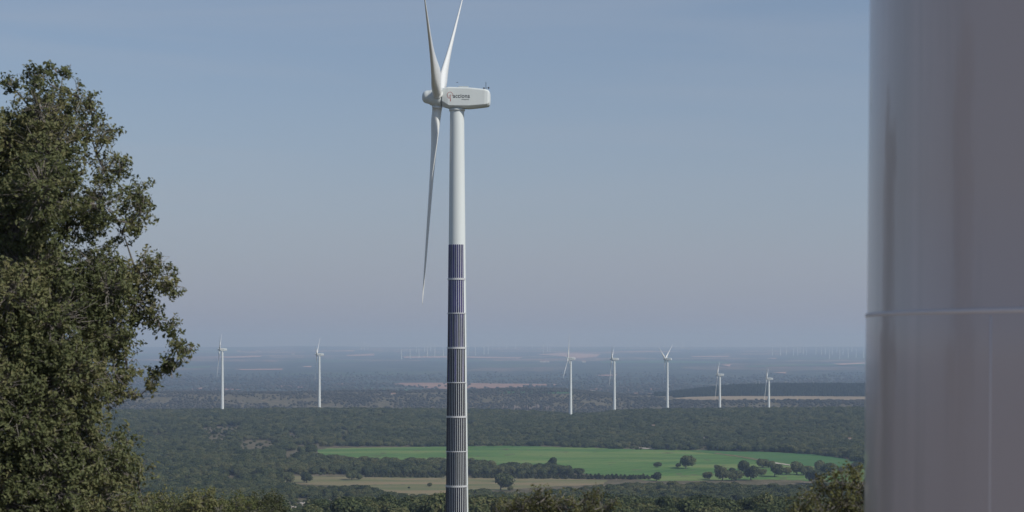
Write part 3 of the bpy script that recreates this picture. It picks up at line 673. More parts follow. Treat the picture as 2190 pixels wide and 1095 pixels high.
# ------------------------------------------------------------------ detailed trees near the camera
def big_tree(name, base, lobes, leaf, per_m3, label, seed, mat, sprig=14, spr=.11, trunk_r=.16, z_min=None, twig=M_twig, upright=0.0, twr=.0035):
    """lobes: (x, y, z, r) in world metres. Limbs join the lobes, twigs reach every sprig, each sprig carries leaves."""
    rng = np.random.default_rng(seed)
    lob = np.array(lobes, float); b = np.array(base, float)
    e = empty(name, base); tag(e, label, "tree" if "bush" not in name else "bush")
    lob_l = lob.copy(); lob_l[:, :3] -= b
    # limbs: connect every lobe to the closest joint of the tree that is nearer to the trunk
    hgt = lob_l[:, 2].max()
    axis = [np.array([0, 0, z_]) + np.array([.12 * math.sin(z_ * 1.7), .1 * math.cos(z_ * 1.3), 0]) * min(1, z_) for z_ in np.linspace(-.3, hgt * .62, 9)]
    wood = [tube(axis, np.linspace(trunk_r * 1.3, trunk_r * .45, 9), 9)]; limbs = []
    nodes = list(axis[3:]); order = np.argsort(np.linalg.norm(lob_l[:, :3] - np.array([0, 0, hgt * .4]), axis=1))
    for i in order:
        c = lob_l[i, :3]; best = min(nodes, key=lambda q: np.linalg.norm(q - c) + .35 * max(0, q[2] - c[2]))
        mid = (best + c) / 2 + rng.normal(size=3) * .09 * np.linalg.norm(c - best) + np.array([0, 0, -.04])
        d = np.linalg.norm(c - best); r0 = min(trunk_r * .4, .008 + .018 * d)
        limbs.append(tube([best, best * .6 + mid * .4, mid, mid * .4 + c * .6, c], [r0, r0 * .85, r0 * .7, r0 * .5, r0 * .32], 6))
        nodes += [mid, c]
    add("trunk", np_mesh(name + "_trunk", *join(wood), True, M_bark), e)
    vv, ff = join(limbs); add("limbs", np_mesh(name + "_limbs", vv, ff, True, M_bark), e)
    P, T0, nn = [], [], []
    for x_, y_, z_, r in lob_l:
        m = max(6, int(per_m3 * 4.19 * r ** 3)) if per_m3 > 0 else 0
        d = rng.normal(size=(m, 3)); d /= np.linalg.norm(d, axis=1, keepdims=True)
        q = d * (r * rng.uniform(.12, 1, m) ** .45)[:, None] * (1 + .25 * np.sin(d[:, 0] * 5 + x_ * 3) * np.sin(d[:, 2] * 5 + z_ * 3))[:, None]
        P.append(q + (x_, y_, z_)); T0.append(np.tile((x_, y_, z_), (m, 1))); nn.append(d)
    P, T0, nn = np.concatenate(P), np.concatenate(T0), np.concatenate(nn)
    if z_min is not None: k = P[:, 2] + b[2] > z_min; P, T0, nn = P[k], T0[k], nn[k]
    m = len(P)
    # sprigs of leaves
    kk = rng.integers(int(sprig * .6), int(sprig * 1.4) + 1, m); idx = np.repeat(np.arange(m), kk)
    ax = nn + rng.normal(size=nn.shape) * .5 + np.array([0, 0, .35 + upright]); ax /= np.linalg.norm(ax, axis=1, keepdims=True)
    t = rng.uniform(-.5, 1, len(idx))[:, None] * spr * 1.5
    c = P[idx] + ax[idx] * t + rng.normal(size=(len(idx), 3)) * spr * .34
    ln = rng.normal(size=c.shape) * .6 + nn[idx] * .55 + np.array([.12, -.12, .38])
    L = leaf * rng.uniform(.65, 1.3, len(c)); V = leaves(c, ln, L, L * rng.uniform(.42, .62, len(c)), rng)
    F = np.arange(len(V)).reshape(-1, 4)
    me = np_mesh(name + "_crown", V, F, False, mat)
    base_t = rng.uniform(0, 1, m)
    attr(me, "tint", np.repeat(np.clip(.5 * base_t[idx] + .5 * rng.uniform(0, 1, len(c)), 0, 1), 4))
    add("crown", me, e)
    # twigs: triangular rods from inside the lobe to each sprig
    a = T0 + (P - T0) * .25; bb = P + ax * spr * .8; d = bb - a; s1 = np.cross(d, rng.normal(size=d.shape)); s1 /= (np.linalg.norm(s1, axis=1, keepdims=True) + 1e-9)
    s2 = np.cross(d, s1); s2 /= (np.linalg.norm(s2, axis=1, keepdims=True) + 1e-9)
    bend = (a + bb) / 2 + rng.normal(size=a.shape) * .05
    rings = []
    for p_, rr in ((a, twr * 1.8), (bend, twr * 1.3), (bb, twr * .6)):
        rings.append(np.stack([p_ + s1 * rr, p_ - s1 * rr * .5 + s2 * rr * .87, p_ - s1 * rr * .5 - s2 * rr * .87], 1))
    TV = np.stack(rings, 1).reshape(-1, 3); n0 = np.arange(m)[:, None] * 9
    q = []
    for lv in (0, 3):
        for j in range(3): q.append(np.stack([lv + j, lv + (j + 1) % 3, lv + 3 + (j + 1) % 3, lv + 3 + j]))
    TF = (n0[:, :, None] + np.array(q)[None]).reshape(-1, 4)
    add("twigs", np_mesh(name + "_twigs", TV, TF, False, twig), e)
    return e
YT = 28.0
L_px = [(88, 168, 0, 34), (60, 160, .1, 18), (165, 205, .1, 34), (118, 150, .1, 15), (14, 178, .3, 26), (100, 245, -.3, 52), (185, 275, .2, 42), (200, 235, .1, 20), (228, 292, 0, 17), (20, 320, 0, 66), (120, 345, -.5, 75), (215, 360, .3, 42), (255, 360, .1, 22),
        (285, 415, .2, 32), (230, 440, -.3, 48), (306, 428, 0, 13), (150, 460, .4, 66), (60, 470, -.6, 85), (-20, 440, .2, 80), (250, 490, .4, 30), (285, 480, .1, 16), (270, 445, .6, 40),
        (215, 575, -.2, 55), (190, 610, .3, 60), (300, 580, 0, 42), (340, 565, .2, 22), (352, 600, .2, 30), (365, 620, 0, 17), (250, 620, -.5, 58), (285, 650, .2, 44), (332, 680, .1, 30), (362, 705, .1, 20), (385, 735, .1, 24), (404, 745, .1, 11), (350, 775, .1, 17), (366, 785, .1, 12), (330, 800, .1, 10), (325, 825, .1, 9),
        (60, 570, .7, 70), (100, 590, -.8, 85), (20, 620, -.4, 80), (140, 690, -1.0, 88), (232, 715, -.4, 52), (262, 745, -.1, 34), (250, 690, -.2, 36), (60, 745, -1.1, 95), (185, 800, -.9, 80), (250, 800, -.3, 36), (235, 850, -.3, 36), (90, 890, -1.2, 100),
        (268, 785, .1, 32), (258, 845, .1, 26), (262, 950, .1, 34), (284, 1020, 0, 28), (290, 1080, 0, 28), (185, 900, -.7, 66), (215, 965, -.8, 62), (262, 990, -.5, 34), (150, 1030, -1.1, 90), (40, 1050, -1.2, 100), (235, 1070, -.6, 58), (280, 1075, -.5, 26), (100, 1150, -1.0, 100), (220, 1150, -.6, 70)]
rb = np.random.default_rng(44)
lobes = [(*((np.array(at(px_, py_, YT)) + (0, dy, 0))), r * 1.12 / F0 * YT) for px_, py_, dy, r in L_px]
for px_, py_, dy, r in L_px:                            # secondary lobes that fill out the outline
    if py_ < 560 and r > 26: continue
    q = rb.normal(size=2) * r * .42; lobes.append((*((np.array(at(px_ + q[0], py_ + q[1], YT)) + (0, dy + rb.uniform(-.2, .2), 0))), r * .75 / F0 * YT))
# the rest of the crown: the side out of the picture and the depth of the tree
for i in range(88):
    py_ = rb.uniform(210, 1150); wide = np.interp(py_, [130, 300, 500, 800, 1150], [60, 200, 250, 270, 290])
    if py_ < 580 and i % 2: continue
    px_ = rb.uniform(-430, wide - 60); edge = abs(px_ + 70) / (wide + 70 + .1)
    dy = rb.uniform(-1, 1) * 2.3 * math.sqrt(max(.05, 1 - min(1, edge) ** 2)) * np.interp(py_, [130, 400], [.35, 1]) + .3
    lobes.append((*((np.array(at(px_, py_, YT)) + (0, dy, 0))), rb.uniform(52, 86) / F0 * YT))
xb, yb = -8.1, 28.2
big_tree("large_oak", (xb, yb, float(height(xb, yb)) - .1), lobes, .066, 340, "tall leafy holm oak filling the left side, small sharp leaves against the sky", 3, M_leaf_near, sprig=13, spr=.072)

# bushes and tree tops along the bottom edge
def bush_lobes(px_list, Y, depth, seed, extra=8):
    r = np.random.default_rng(seed); out = []
    for px_, py_, rr in px_list:
        out.append((*((np.array(at(px_, py_, Y)) + (0, r.uniform(-1, 1) * depth, 0))), rr / F0 * Y))
    return out
def bush(name, pts, Y, label, seed, leaf, dens, mat, depth=.4, sprig=12, spr=.09, upright=0., twr=.0035):
    lb = bush_lobes(pts, Y, depth, seed); cx = float(np.mean([l[0] for l in lb])); g = float(height(cx, Y))
    # body of the plant down to the ground, below the picture
    r = np.random.default_rng(seed + 100); lo = min(l[2] for l in lb); w = (max(l[0] for l in lb) - min(l[0] for l in lb)) / 2
    lv = lo
    while lv > g + .5:
        lv -= w * .45
        for k in range(4): lb.append((cx + r.uniform(-.7, .7) * w, Y + r.uniform(-.7, .7) * w, max(lv, g + .3), max(.18, w * .42)))
    return big_tree(name, (cx, Y, g - .05), lb, leaf, dens, label, seed, mat, sprig=sprig, spr=spr, trunk_r=.07, upright=upright, twr=twr)
bush("young_oak", [(330, 1080, 30), (352, 1072, 26), (372, 1082, 28), (310, 1092, 30), (385, 1095, 25), (340, 1100, 34)], 75, "olive oak top at the bottom, tucked against the tall oak at left", 201, .10, 70, M_leaf_olive, .5, 12, .12)
bush("young_oak", [(425, 1076, 34), (400, 1086, 32), (452, 1082, 32), (440, 1066, 20), (470, 1094, 28), (415, 1064, 16), (430, 1100, 40)], 72, "highest olive domed oak top at the bottom edge left of centre", 202, .10, 70, M_leaf_olive, .5, 12, .12)
bush("young_oak", [(500, 1086, 30), (522, 1088, 26), (484, 1082, 18), (480, 1094, 26), (540, 1094, 24), (510, 1104, 34)], 80, "lowest olive oak top at the bottom, right of the domed one", 203, .10, 70, M_leaf_olive, .5, 12, .12)
bush("young_oak", [(562, 1078, 26), (585, 1076, 24), (600, 1088, 20), (545, 1086, 24), (575, 1096, 30)], 110, "darker green oak top at the bottom beside the pale rocks", 204, .13, 40, M_leaf_mid, .6, 12, .16)
bush("oak_bush", [(1090, 1088, 26), (1118, 1084, 24), (1140, 1072, 26), (1150, 1055, 15), (1165, 1066, 24), (1190, 1076, 22), (1205, 1088, 26), (1220, 1066, 13), (1235, 1080, 20), (1262, 1072, 24), (1275, 1058, 12), (1290, 1084, 24), (1308, 1078, 11), (1070, 1098, 20), (1170, 1095, 30), (1250, 1098, 28), (1120, 1100, 26)], 21,
     "blurred twiggy bush with upright sprigs at the bottom, right of the panelled tower", 205, .034, 2300, M_leaf_bush, .12, 10, .05, .7, .0022)
bush("oak_bush", [(1720, 1085, 26), (1745, 1070, 28), (1775, 1050, 30), (1800, 1035, 26), (1830, 1030, 26), (1760, 1095, 36), (1850, 1040, 28), (1880, 1050, 30), (1800, 1075, 40), (1840, 1085, 40), (1760, 1030, 10), (1790, 1018, 11), (1822, 1012, 10), (1700, 1090, 12), (1900, 1090, 40), (1840, 1018, 14)], 19,
     "blurred olive bush in the lower right corner against the grey tower", 206, .036, 2300, M_leaf_bush, .15, 10, .05, .5, .0022)
# upright bare-ish shoots on the two blurred bushes belong to their twigs
# oaks beside the track left of the picture, seen as reflections in the paint of the near tower
for (x_, y_, h_, w_, lab) in ((-11.5, 15, 7.0, 1.9, "roundish oak standing on the left slope outside the view of the tall oak"), (-15.0, 6.5, 6.2, 2.4, "wide oak on the level ground to the left of the viewpoint")):
    g = float(height(x_, y_)); r = np.random.default_rng(int(h_ * 10)); lb = []
    for k in range(46):
        q = r.uniform(.15, 1); a_ = r.uniform(0, 6.28); rad = w_ * (1 - abs(q - .45) ** 1.6) * math.sqrt(r.uniform(0, 1)) * .75
        lb.append((x_ + rad * math.cos(a_), y_ + rad * math.sin(a_), g + h_ * q, .62))
    big_tree("oak_tree", (x_, y_, g), lb, .11, 80, lab, int(h_ * 10), M_leaf_near, sprig=9, spr=.12)

# ------------------------------------------------------------------ wind turbines
H_T, R_TOP, R_BOT = 77.7, 1.30, 2.13
def tower_r(z, h=H_T): return R_BOT + (R_TOP - R_BOT) * min(1, max(0, z / h)) ** .92
def tower_me():
    pr = [(0.0, -3), (tower_r(0) + .12, -3), (tower_r(0) + .12, .25), (tower_r(0), .27)]
    pr = [(tower_r(0), -3)] + [(tower_r(z), z) for z in np.linspace(0, H_T - .55, 30)] + [(R_TOP, H_T - .5), (R_TOP + .16, H_T - .48), (R_TOP + .16, H_T - .05), (R_TOP - .1, H_T)]
    v, f = lathe(pr, 56); return np_mesh("turbine_tower", v, f, True, M_white)
def rrect(x, hw, z0, z1, cb, ct, n=5):
    """rounded / chamfered section in the y-z plane at x; cb bottom chamfer (wide), ct top radius"""
    pts = []
    for cy, cz, r, a0 in ((hw - ct, z1 - ct, ct, 0), (-(hw - ct), z1 - ct, ct, 90)):
        for t in np.linspace(0, 90, n): pts.append((x, cy + r * math.cos(R(a0 + t)), cz + r * math.sin(R(a0 + t))))
    for s in (-1, 1):
        q = [(x, s * hw, z0 + cb), (x, s * (hw - .05), z0 + cb - .10), (x, s * (hw - cb * .95) - s * .0, z0 + .08), (x, s * (hw - cb * 1.25), z0)]
        pts += q if s < 0 else q[::-1]
    return np.array(pts)
def nacelle_me():
    S = [(-2.72, 1.40, -1.45, 1.50, .8, .5), (-2.62, 1.60, -1.62, 1.78, .98, .38), (-1.55, 1.80, -1.86, 1.98, .52, .30), (-1.3, 1.80, -1.90, 2.0, .42, .30), (2.2, 1.80, -1.92, 1.90, .40, .32), (2.9, 1.79, -1.88, 1.86, .42, .34),
         (5.2, 1.72, -1.60, 1.62, .36, .36), (5.75, 1.62, -1.50, 1.50, .40, .42), (6.02, 1.40, -1.30, 1.26, .4, .5), (6.12, 1.05, -.95, .9, .4, .5)]
    v, f = loft([rrect(*s) for s in S]); return np_mesh("turbine_nacelle", v, [a[:, ::-1] for a in f], False, M_white)
def spinner_me():
    """revolved about local X (towards the wind), joint with the nacelle at x = -1.1, hub centre at 0"""
    prof = [(-.76, 0), (-.76, 1.44), (-.62, 1.58), (-.1, 1.64), (.6, 1.60), (1.15, 1.48), (1.6, 1.28), (1.8, 1.22), (2.1, 1.20), (2.35, 1.12), (2.6, .95), (2.8, .68), (2.91, .36), (2.94, 0.02)]
    n = 40; a = np.linspace(0, 2 * np.pi, n, endpoint=False)
    v, f = loft([np.stack([np.full(n, x_), r * np.cos(a), r * np.sin(a)], 1) for x_, r in prof], True, True)
    return np_mesh("turbine_spinner", v, f, True, M_white)
def blade_me(L=38.8):
    """span along Z, X towards the wind, Y along the rotation"""
    st = [(0.9, 1.86, 1.86, 0), (1.55, 1.86, 1.86, 0), (1.56, 1.98, 1.98, 0), (1.8, 1.98, 1.98, 0), (1.81, 1.80, 1.80, 0), (2.6, 1.80, 1.74, 6), (3.8, 2.05, 1.50, 22), (5.0, 2.45, 1.18, 31), (6.5, 2.85, .92, 32), (8.2, 2.90, .76, 29), (10.5, 2.66, .66, 24), (14, 2.25, .56, 17), (18, 1.88, .47, 11), (23, 1.48, .38, 5.5), (28, 1.15, .29, 2.8), (33, .84, .21, .8), (36.5, .56, .13, 0), (38.2, .32, .045, 0), (38.8, .08, .02, 0)]
    rings = []; n = 22
    for r, c, t, tw in st:
        a = np.linspace(0, 2 * np.pi, n, endpoint=False); rd = min(1, max(0, (r - 2.2) / 3.6)); rd = rd * rd * (3 - 2 * rd)
        xc = .5 + .5 * np.cos(a)                       # 1 = trailing edge, 0 = leading edge
        th = np.sin(a) * (.5 * (1 - rd) + rd * (1.15 * np.sqrt(np.clip(1 - xc, 0, 1)) * .62) * (1 if True else 0) + rd * .03)
        cx = (xc - (.5 * (1 - rd) + .32 * rd)) * c; cy = th * t * (1 + rd * .25) + rd * .10 * t
        ang = R(tw + PITCH * min(1, max(0, (r - 1.9) / 3)))
        X_ = -cx * math.sin(ang) + cy * math.cos(ang); Y_ = -cx * math.cos(ang) - cy * math.sin(ang)
        rings.append(np.stack([X_, Y_, np.full(n, r)], 1))
    v, f = loft(rings); return np_mesh("turbine_blade", v, f, True, M_blade)
PITCH = -8.0
ME_T, ME_N, ME_S, ME_B = tower_me(), nacelle_me(), spinner_me(), blade_me()
hatch_me = np_mesh("roof_hatch", *join([box(.35, 2.0, -.6, .6, 1.86, 2.2), box(.28, 2.07, -.66, .66, 2.2, 2.25)]), False, M_white)
mast_me = np_mesh("weather_mast", *join([tube([(5.35, -.5, 1.5), (5.35, -.5, 3.0)], .045, 8), tube([(5.35, -.85, 2.7), (5.35, -.15, 2.7)], .03, 6), tube([(5.35, -.85, 2.7), (5.35, -.85, 3.0)], .03, 6), lathe([(.16, 3.0), (.10, 3.1), (.02, 3.12)], 10),
                 box(4.85, 5.15, -.75, -.45, 1.6, 2.0), tube([(5.35, -.5, 1.95), (5.95, -.5, 1.95)], .03, 6), box(5.75, 5.98, -.55, -.45, 1.78, 2.12)]), False, M_dark)
band_me = np_mesh("joint_ring", *lathe([(1.33, -.04), (1.44, -.04), (1.44, .04), (1.33, .04)], 40), True, M_dark)
def text_me(txt, size, nm, bold=0.0):
    cu = bpy.data.curves.new(nm, 'FONT'); cu.body = txt; cu.size = size; cu.extrude = .004; cu.offset = bold; cu.space_character = 1.06
    to = bpy.data.objects.new("lettering", cu); COL.objects.link(to)
    dg = bpy.context.evaluated_depsgraph_get(); dg.update(); me = bpy.data.meshes.new_from_object(to.evaluated_get(dg))
    bpy.data.objects.remove(to); bpy.data.curves.remove(cu); me.name = nm
    me.materials.clear(); me.materials.append(M_ink)
    return me
ME_TX = text_me("acciona", 1.12, "logo_lettering", .018); ME_TX2 = text_me("Windpower", .27, "small_lettering", .006)
# emblem: a red tree in outline
em = []
aa = np.linspace(R(-15), R(262), 36)
out = [(0.50 * math.cos(t) * (1 + .08 * math.sin(5 * t)) , 0, .30 + .60 * math.sin(t) * (1 + .05 * math.sin(6 * t + 1))) for t in aa]
em.append(tube(out, .045, 5)); em.append(tube([(.10, 0, -.85), (.06, 0, -.2), (.04, 0, .5)], [.085, .06, .03], 5))
em.append(tube([(.07, 0, -.28), (-.26, 0, .02)], .035, 5)); em.append(tube([(.06, 0, -.02), (-.2, 0, .3)], .03, 5)); em.append(tube([(.05, 0, .1), (.25, 0, .38)], .03, 5))
v_, f_ = join(em); v_[:, 1] *= .12; v_[:, 0] -= .12; ME_EM = np_mesh("logo_emblem", v_, f_, False, M_red)

TAU = R(5.4)
def turbine(px, hub_y, Y, psi, phi, label, group=None, ground=True, h=H_T, extras=True, flat_base=None, name="wind_turbine"):
    """psi: how far the rotor faces away from the sight line's perpendicular; phi: angle of one blade from the top, towards the far side"""
    X_ = (px - HX) / F0 * Y; zh = (HY - hub_y) / F0 * Y; zb = zh - 2.0 - h
    e = empty(name, (X_, Y, zb)); tag(e, label, "wind turbine", group)
    th = math.atan2(X_, Y); sight = Vector((math.sin(th), math.cos(th), 0)); lft = Vector((-math.cos(th), math.sin(th), 0))
    ah = (lft * math.cos(psi) + sight * math.sin(psi)).normalized(); Z = Vector((0, 0, 1))
    a = (ah * math.cos(TAU) + Z * math.sin(TAU)).normalized(); up = (Z * math.cos(TAU) - ah * math.sin(TAU)).normalized()
    hf = (sight * math.cos(psi) - lft * math.sin(psi)).normalized()
    add("tower", ME_T, e)
    rot = Matrix.Rotation(math.atan2(-ah.y, -ah.x), 4, 'Z')
    nm = Matrix.Translation((0, 0, h + 1.87)) @ rot @ Matrix.Rotation(R(.6), 4, 'Y') @ Matrix.Diagonal((1, 1, .97, 1))
    nc = add("nacelle", ME_N, e, nm)
    if extras:
        add("hatch", hatch_me, nc); add("weather_mast", mast_me, nc)
    y0 = -1.806
    add("logo_lettering", ME_TX, nc, Matrix.Translation((-.62, y0, -.10)) @ Matrix.Rotation(R(90), 4, 'X') @ Matrix.Diagonal((.88, 1, 1, 1)))
    if extras: add("small_lettering", ME_TX2, nc, Matrix.Translation((.98, y0, -.50)) @ Matrix.Rotation(R(90), 4, 'X'))
    add("logo_emblem", ME_EM, nc, Matrix.Translation((-1.02, y0, .08)))
    hc = Z * (h + 2.0) + ah * 3.55
    tt = up.cross(a) if False else Z
    def frame(x_, z_): y_ = z_.cross(x_).normalized(); return Matrix(((x_.x, y_.x, z_.x), (x_.y, y_.y, z_.y), (x_.z, y_.z, z_.z))).to_4x4()
    sp = add("spinner", ME_S, e, Matrix.Translation(hc) @ frame(a, up))
    for k in range(3):
        f = phi + k * 2 * math.pi / 3; u = (up * math.cos(f) + hf * math.sin(f)).normalized()
        add("blade", ME_B, e, Matrix.Translation(hc) @ frame(a, u))
    return e
main = turbine(977.5, 209.0, 367.0, R(5.1), R(50), "large white turbine with vertical solar strips on its tower, blades cut by the top edge")
mz = main.location.z
# dark photovoltaic strips on the tower, in eight bands between pale rings
edges = [523, 597, 670, 744, 818, 891, 965, 1039, 1112]
zs = [(HY - e_) / F0 * 367.0 - mz for e_ in edges]
for s in range(8):
    zt, zb_ = zs[s] - .05, zs[s + 1] + .07
    rm = tower_r((zt + zb_) / 2); pitch = .362 / rm; right = R(50 if s < 2 else 56 if s < 5 else 60); n = int((right + R(86)) / pitch)
    for k in range(n):
        ac = right - pitch * (k + .5); hw = pitch * .30; vv = []
        for z_ in (zb_, zt):
            for off in (.015, .06):
                for a_ in (ac - hw, ac, ac + hw):
                    r = tower_r(z_) + off; vv.append((r * math.sin(a_), -r * math.cos(a_), z_))
        vv = np.array(vv); ff = [(3, 4, 10, 9), (4, 5, 11, 10), (2, 1, 7, 8), (1, 0, 6, 7), (0, 3, 9, 6), (5, 2, 8, 11), (0, 1, 4, 3), (1, 2, 5, 4), (9, 10, 7, 6), (10, 11, 8, 7)]
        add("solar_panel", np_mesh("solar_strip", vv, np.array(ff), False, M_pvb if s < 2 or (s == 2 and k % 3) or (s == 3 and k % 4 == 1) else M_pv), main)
for s in range(1, 9):
    z_ = zs[s]; a0, a1 = R(-95), R(66); w = .17 if s % 2 else .09
    prof = []
    for a_ in np.linspace(a0, a1, 28):
        r0, r1 = tower_r(z_) - .02, tower_r(z_) + .13
        prof.append(np.array([(r * math.sin(a_), -r * math.cos(a_), zz) for r, zz in ((r0, z_ - w), (r1, z_ - w), (r1, z_ + w), (r0, z_ + w))]))
    v_, f_ = loft(prof); add("panel_ring", np_mesh("panel_ring", v_, f_, False, M_grey), main)

# seven turbines on the ridge
for px_, hy_, Y_, psi_, phi_, lab in (
        (475.5, 747.5, 2640, R(1.5), R(-4 + 60), "leftmost ridge turbine, standing between the tall oak and its neighbour"),
        (683, 758, 2830, R(5), R(48), "second ridge turbine from the left, alone between its neighbour and the panelled tower"),
        (1220.5, 767, 2640, R(8), R(-12), "ridge turbine just right of the panelled tower, its base lowest on the wood"),
        (1314, 768, 2800, R(3), R(62), "ridge turbine second to the right of the panelled tower, rotor nearly edge-on"),
        (1427.5, 768, 2860, R(17), R(56), "ridge turbine with two upper blades spread in an open V"),
        (1539.5, 801.5, 2960, R(2.5), R(59), "lower ridge turbine in front of the left part of the tan field"),
        (1644.5, 810, 3080, R(3), R(66), "lowest and rightmost ridge turbine, in front of the pine wood")):
    turbine(px_, hy_, Y_, psi_, phi_, lab, "turbines along the wooded ridge", extras=False)
# the tower that stands beside the viewpoint
ar = np.linspace(0, 2 * np.pi, 73)[:-1]; rr_ = np.linspace(.5, 24, 26)  # unseen pale disc, added to bounce warm sunlight onto the shaded tower
gx_ = 2 + rr_[:, None] * np.cos(ar)[None] * 1.15; gy_ = 3 + rr_[:, None] * np.sin(ar)[None] * (1 + .06 * np.sin(5 * ar))
v_ = np.stack([gx_, gy_, height(gx_, gy_) + .05], -1).reshape(-1, 3)
tag(add("bounce_pad", np_mesh("bounce_pad", np.concatenate([v_, [[2, 3, float(height(2., 3.)) + .05]]]), [grid_faces(26, 72, True), np.array([[26 * 72, j, (j + 1) % 72] for j in range(72)])], True,
    field_mat("pale_bounce_pad", (.24, .21, .165), (.29, .255, .205), (.35, .30, .25), sc=1 / 3))), kind='structure')
cx_, cy_ = 10.8 * math.sin(R(21.32)), 10.8 * math.cos(R(21.32))
gN = float(height(cx_, cy_)) - .05
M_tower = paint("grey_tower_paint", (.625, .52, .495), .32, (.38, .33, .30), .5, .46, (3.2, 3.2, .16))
near_t = empty("wind_turbine", (cx_, cy_, gN)); tag(near_t, "huge shaded tower close by, filling the right edge, blurred, with a weld seam", "wind turbine")
zseam = .154 - gN
def nr(z): return 2.1 + (zseam - z) * .0085
pr = [(nr(-.6), -.6)] + [(nr(z_) + (.006 if z_ < zseam - .01 else 0), z_) for z_ in list(np.linspace(0, zseam - .012, 12)) + [zseam + .012] + list(np.linspace(zseam + .6, 74, 40))]
add("tower", np_mesh("near_tower", *lathe(pr, 200), True, M_tower), near_t)
v_, f_ = lathe([(nr(zseam) - .02, zseam - .016), (nr(zseam) + .007, zseam - .009), (nr(zseam) + .010, zseam), (nr(zseam) + .007, zseam + .009), (nr(zseam) - .02, zseam + .016)], 200)
add("weld_seam", np_mesh("round_seam", v_, f_, True, paint("seam_paint", (.85, .76, .74), .6)), near_t)
# upright plate joint below the seam
dv = Vector(((2118 - HX) / F0, 1, 0)).normalized(); bb_ = cx_ * dv.x + cy_ * dv.y; tt_ = bb_ - math.sqrt(bb_ ** 2 - (cx_ ** 2 + cy_ ** 2 - 2.11 ** 2))
wa = math.atan2(dv.y * tt_ - cy_, dv.x * tt_ - cx_)
v_, f_ = tube([(nr(z_) * math.cos(wa) * 1.0012, nr(z_) * math.sin(wa) * 1.0012, z_) for z_ in np.linspace(-.3, zseam - .02, 8)], .006, 6)
add("plate_joint", np_mesh("plate_joint", v_, f_, True, bpy.data.materials["seam_paint"]), near_t)
hz = 74
nc = add("nacelle", ME_N, near_t, Matrix.Translation((0, 0, hz + 1.85)) @ Matrix.Rotation(R(2), 4, 'Z'))
ax_ = Vector((-1, 0, .08)).normalized(); up_ = Vector((.08, 0, 1)).normalized(); hc_ = Vector((-3.55, 0, hz + 2.0))
def frame2(x_, z_): y_ = z_.cross(x_).normalized(); return Matrix(((x_.x, y_.x, z_.x), (x_.y, y_.y, z_.y), (x_.z, y_.z, z_.z))).to_4x4()
add("spinner", ME_S, near_t, Matrix.Translation(hc_) @ frame2(ax_, up_))
for k in range(3):
    f = R(60) + k * 2 * math.pi / 3; u = (up_ * math.cos(f) + Vector((0, 1, 0)) * math.sin(f)).normalized()
    add("blade", ME_B, near_t, Matrix.Translation(hc_) @ frame2(ax_, u))

# far rows of turbines, a few pixels tall: one mesh each
def far_me(seed):
    r = random.Random(seed); parts = [lathe([(3.1, -4), (2.2, 70)], 8), box(-3, 6, -2, 2, 70, 74)]
    p0 = r.uniform(0, 2)
    for k in range(3):
        a = p0 + k * 2.094; d = np.array([.08 * math.cos(a), math.sin(a), math.cos(a)])
        parts.append(tube([np.array([-4, 0, 72]), np.array([-4, 0, 72]) + d * 12, np.array([-4, 0, 72]) + d * 36], [.9, 1.0, .2], 4))
    v, f = join(parts); return np_mesh("far_turbine", v, f, False, M_white)
FAR = [far_me(i) for i in range(4)]
rows = [([(1652, 760), (1669, 760), (1682, 759), (1697, 760), (1706, 760), (1718, 758), (1725, 759), (1745, 758), (1757, 758), (1765, 757), (1774, 768), (1780, 758), (1796, 768), (1803, 758), (1814, 766), (1831, 765), (1847, 765), (1711, 754), (1790, 753), (1822, 753)],
         15500, "tiny turbine %s from the left in the far row beside the grey tower", "far turbines beside the grey tower"),
        ([(859, 768), (877, 767), (896, 766), (914, 763), (930, 762), (948, 761), (890, 753), (908, 752), (921, 751), (1001, 760), (1017, 760), (1035, 759), (1044, 758), (1067, 746), (1083, 746), (1102, 746), (1053, 745), (1035, 749)],
         15500, "tiny turbine %s from the left in the far row behind the panelled tower", "far turbines behind the panelled tower"),
        ([(773, 749), (779, 750), (786, 748), (1138, 746), (1162, 756), (1171, 752), (1176, 752)], 17500, "faint turbine apart from the far rows, %s of its seven from the left", "scattered faint turbines near the horizon"),
        ([(1403, 747), (1420, 746), (1445, 747), (1458, 747), (1462, 746), (1490, 747), (1532, 747), (1338, 747), (1371, 747), (1545, 747), (1507, 747)], 21500, "faint skyline turbine above the ridge turbines, %s from the left", "faint turbines along the skyline")]
ORD = 'first second third fourth fifth sixth seventh eighth ninth tenth eleventh twelfth thirteenth fourteenth fifteenth sixteenth seventeenth eighteenth nineteenth twentieth'.split()
for pts, Yd, lab, grp in rows:
    pts = sorted(pts)
    for i, (px_, py_) in enumerate(pts):
        Yf = ground_at(px_, max(py_, 744.5), 9000, 26000)
        Yf = min(max(Yf, 11500), 24000); X_ = (px_ - HX) / F0 * Yf
        o = add("wind_turbine", FAR[i % 4]); o.location = (X_, Yf, float(height(X_, Yf))); tag(o, lab % ORD[i], "wind turbine", grp)
        s_ = 20 / F0 * Yf / 74 if grp.startswith("far") else 17 / F0 * Yf / 74
        s_ = min(max(s_, .75), 1.3); o.scale = (s_, s_, s_)

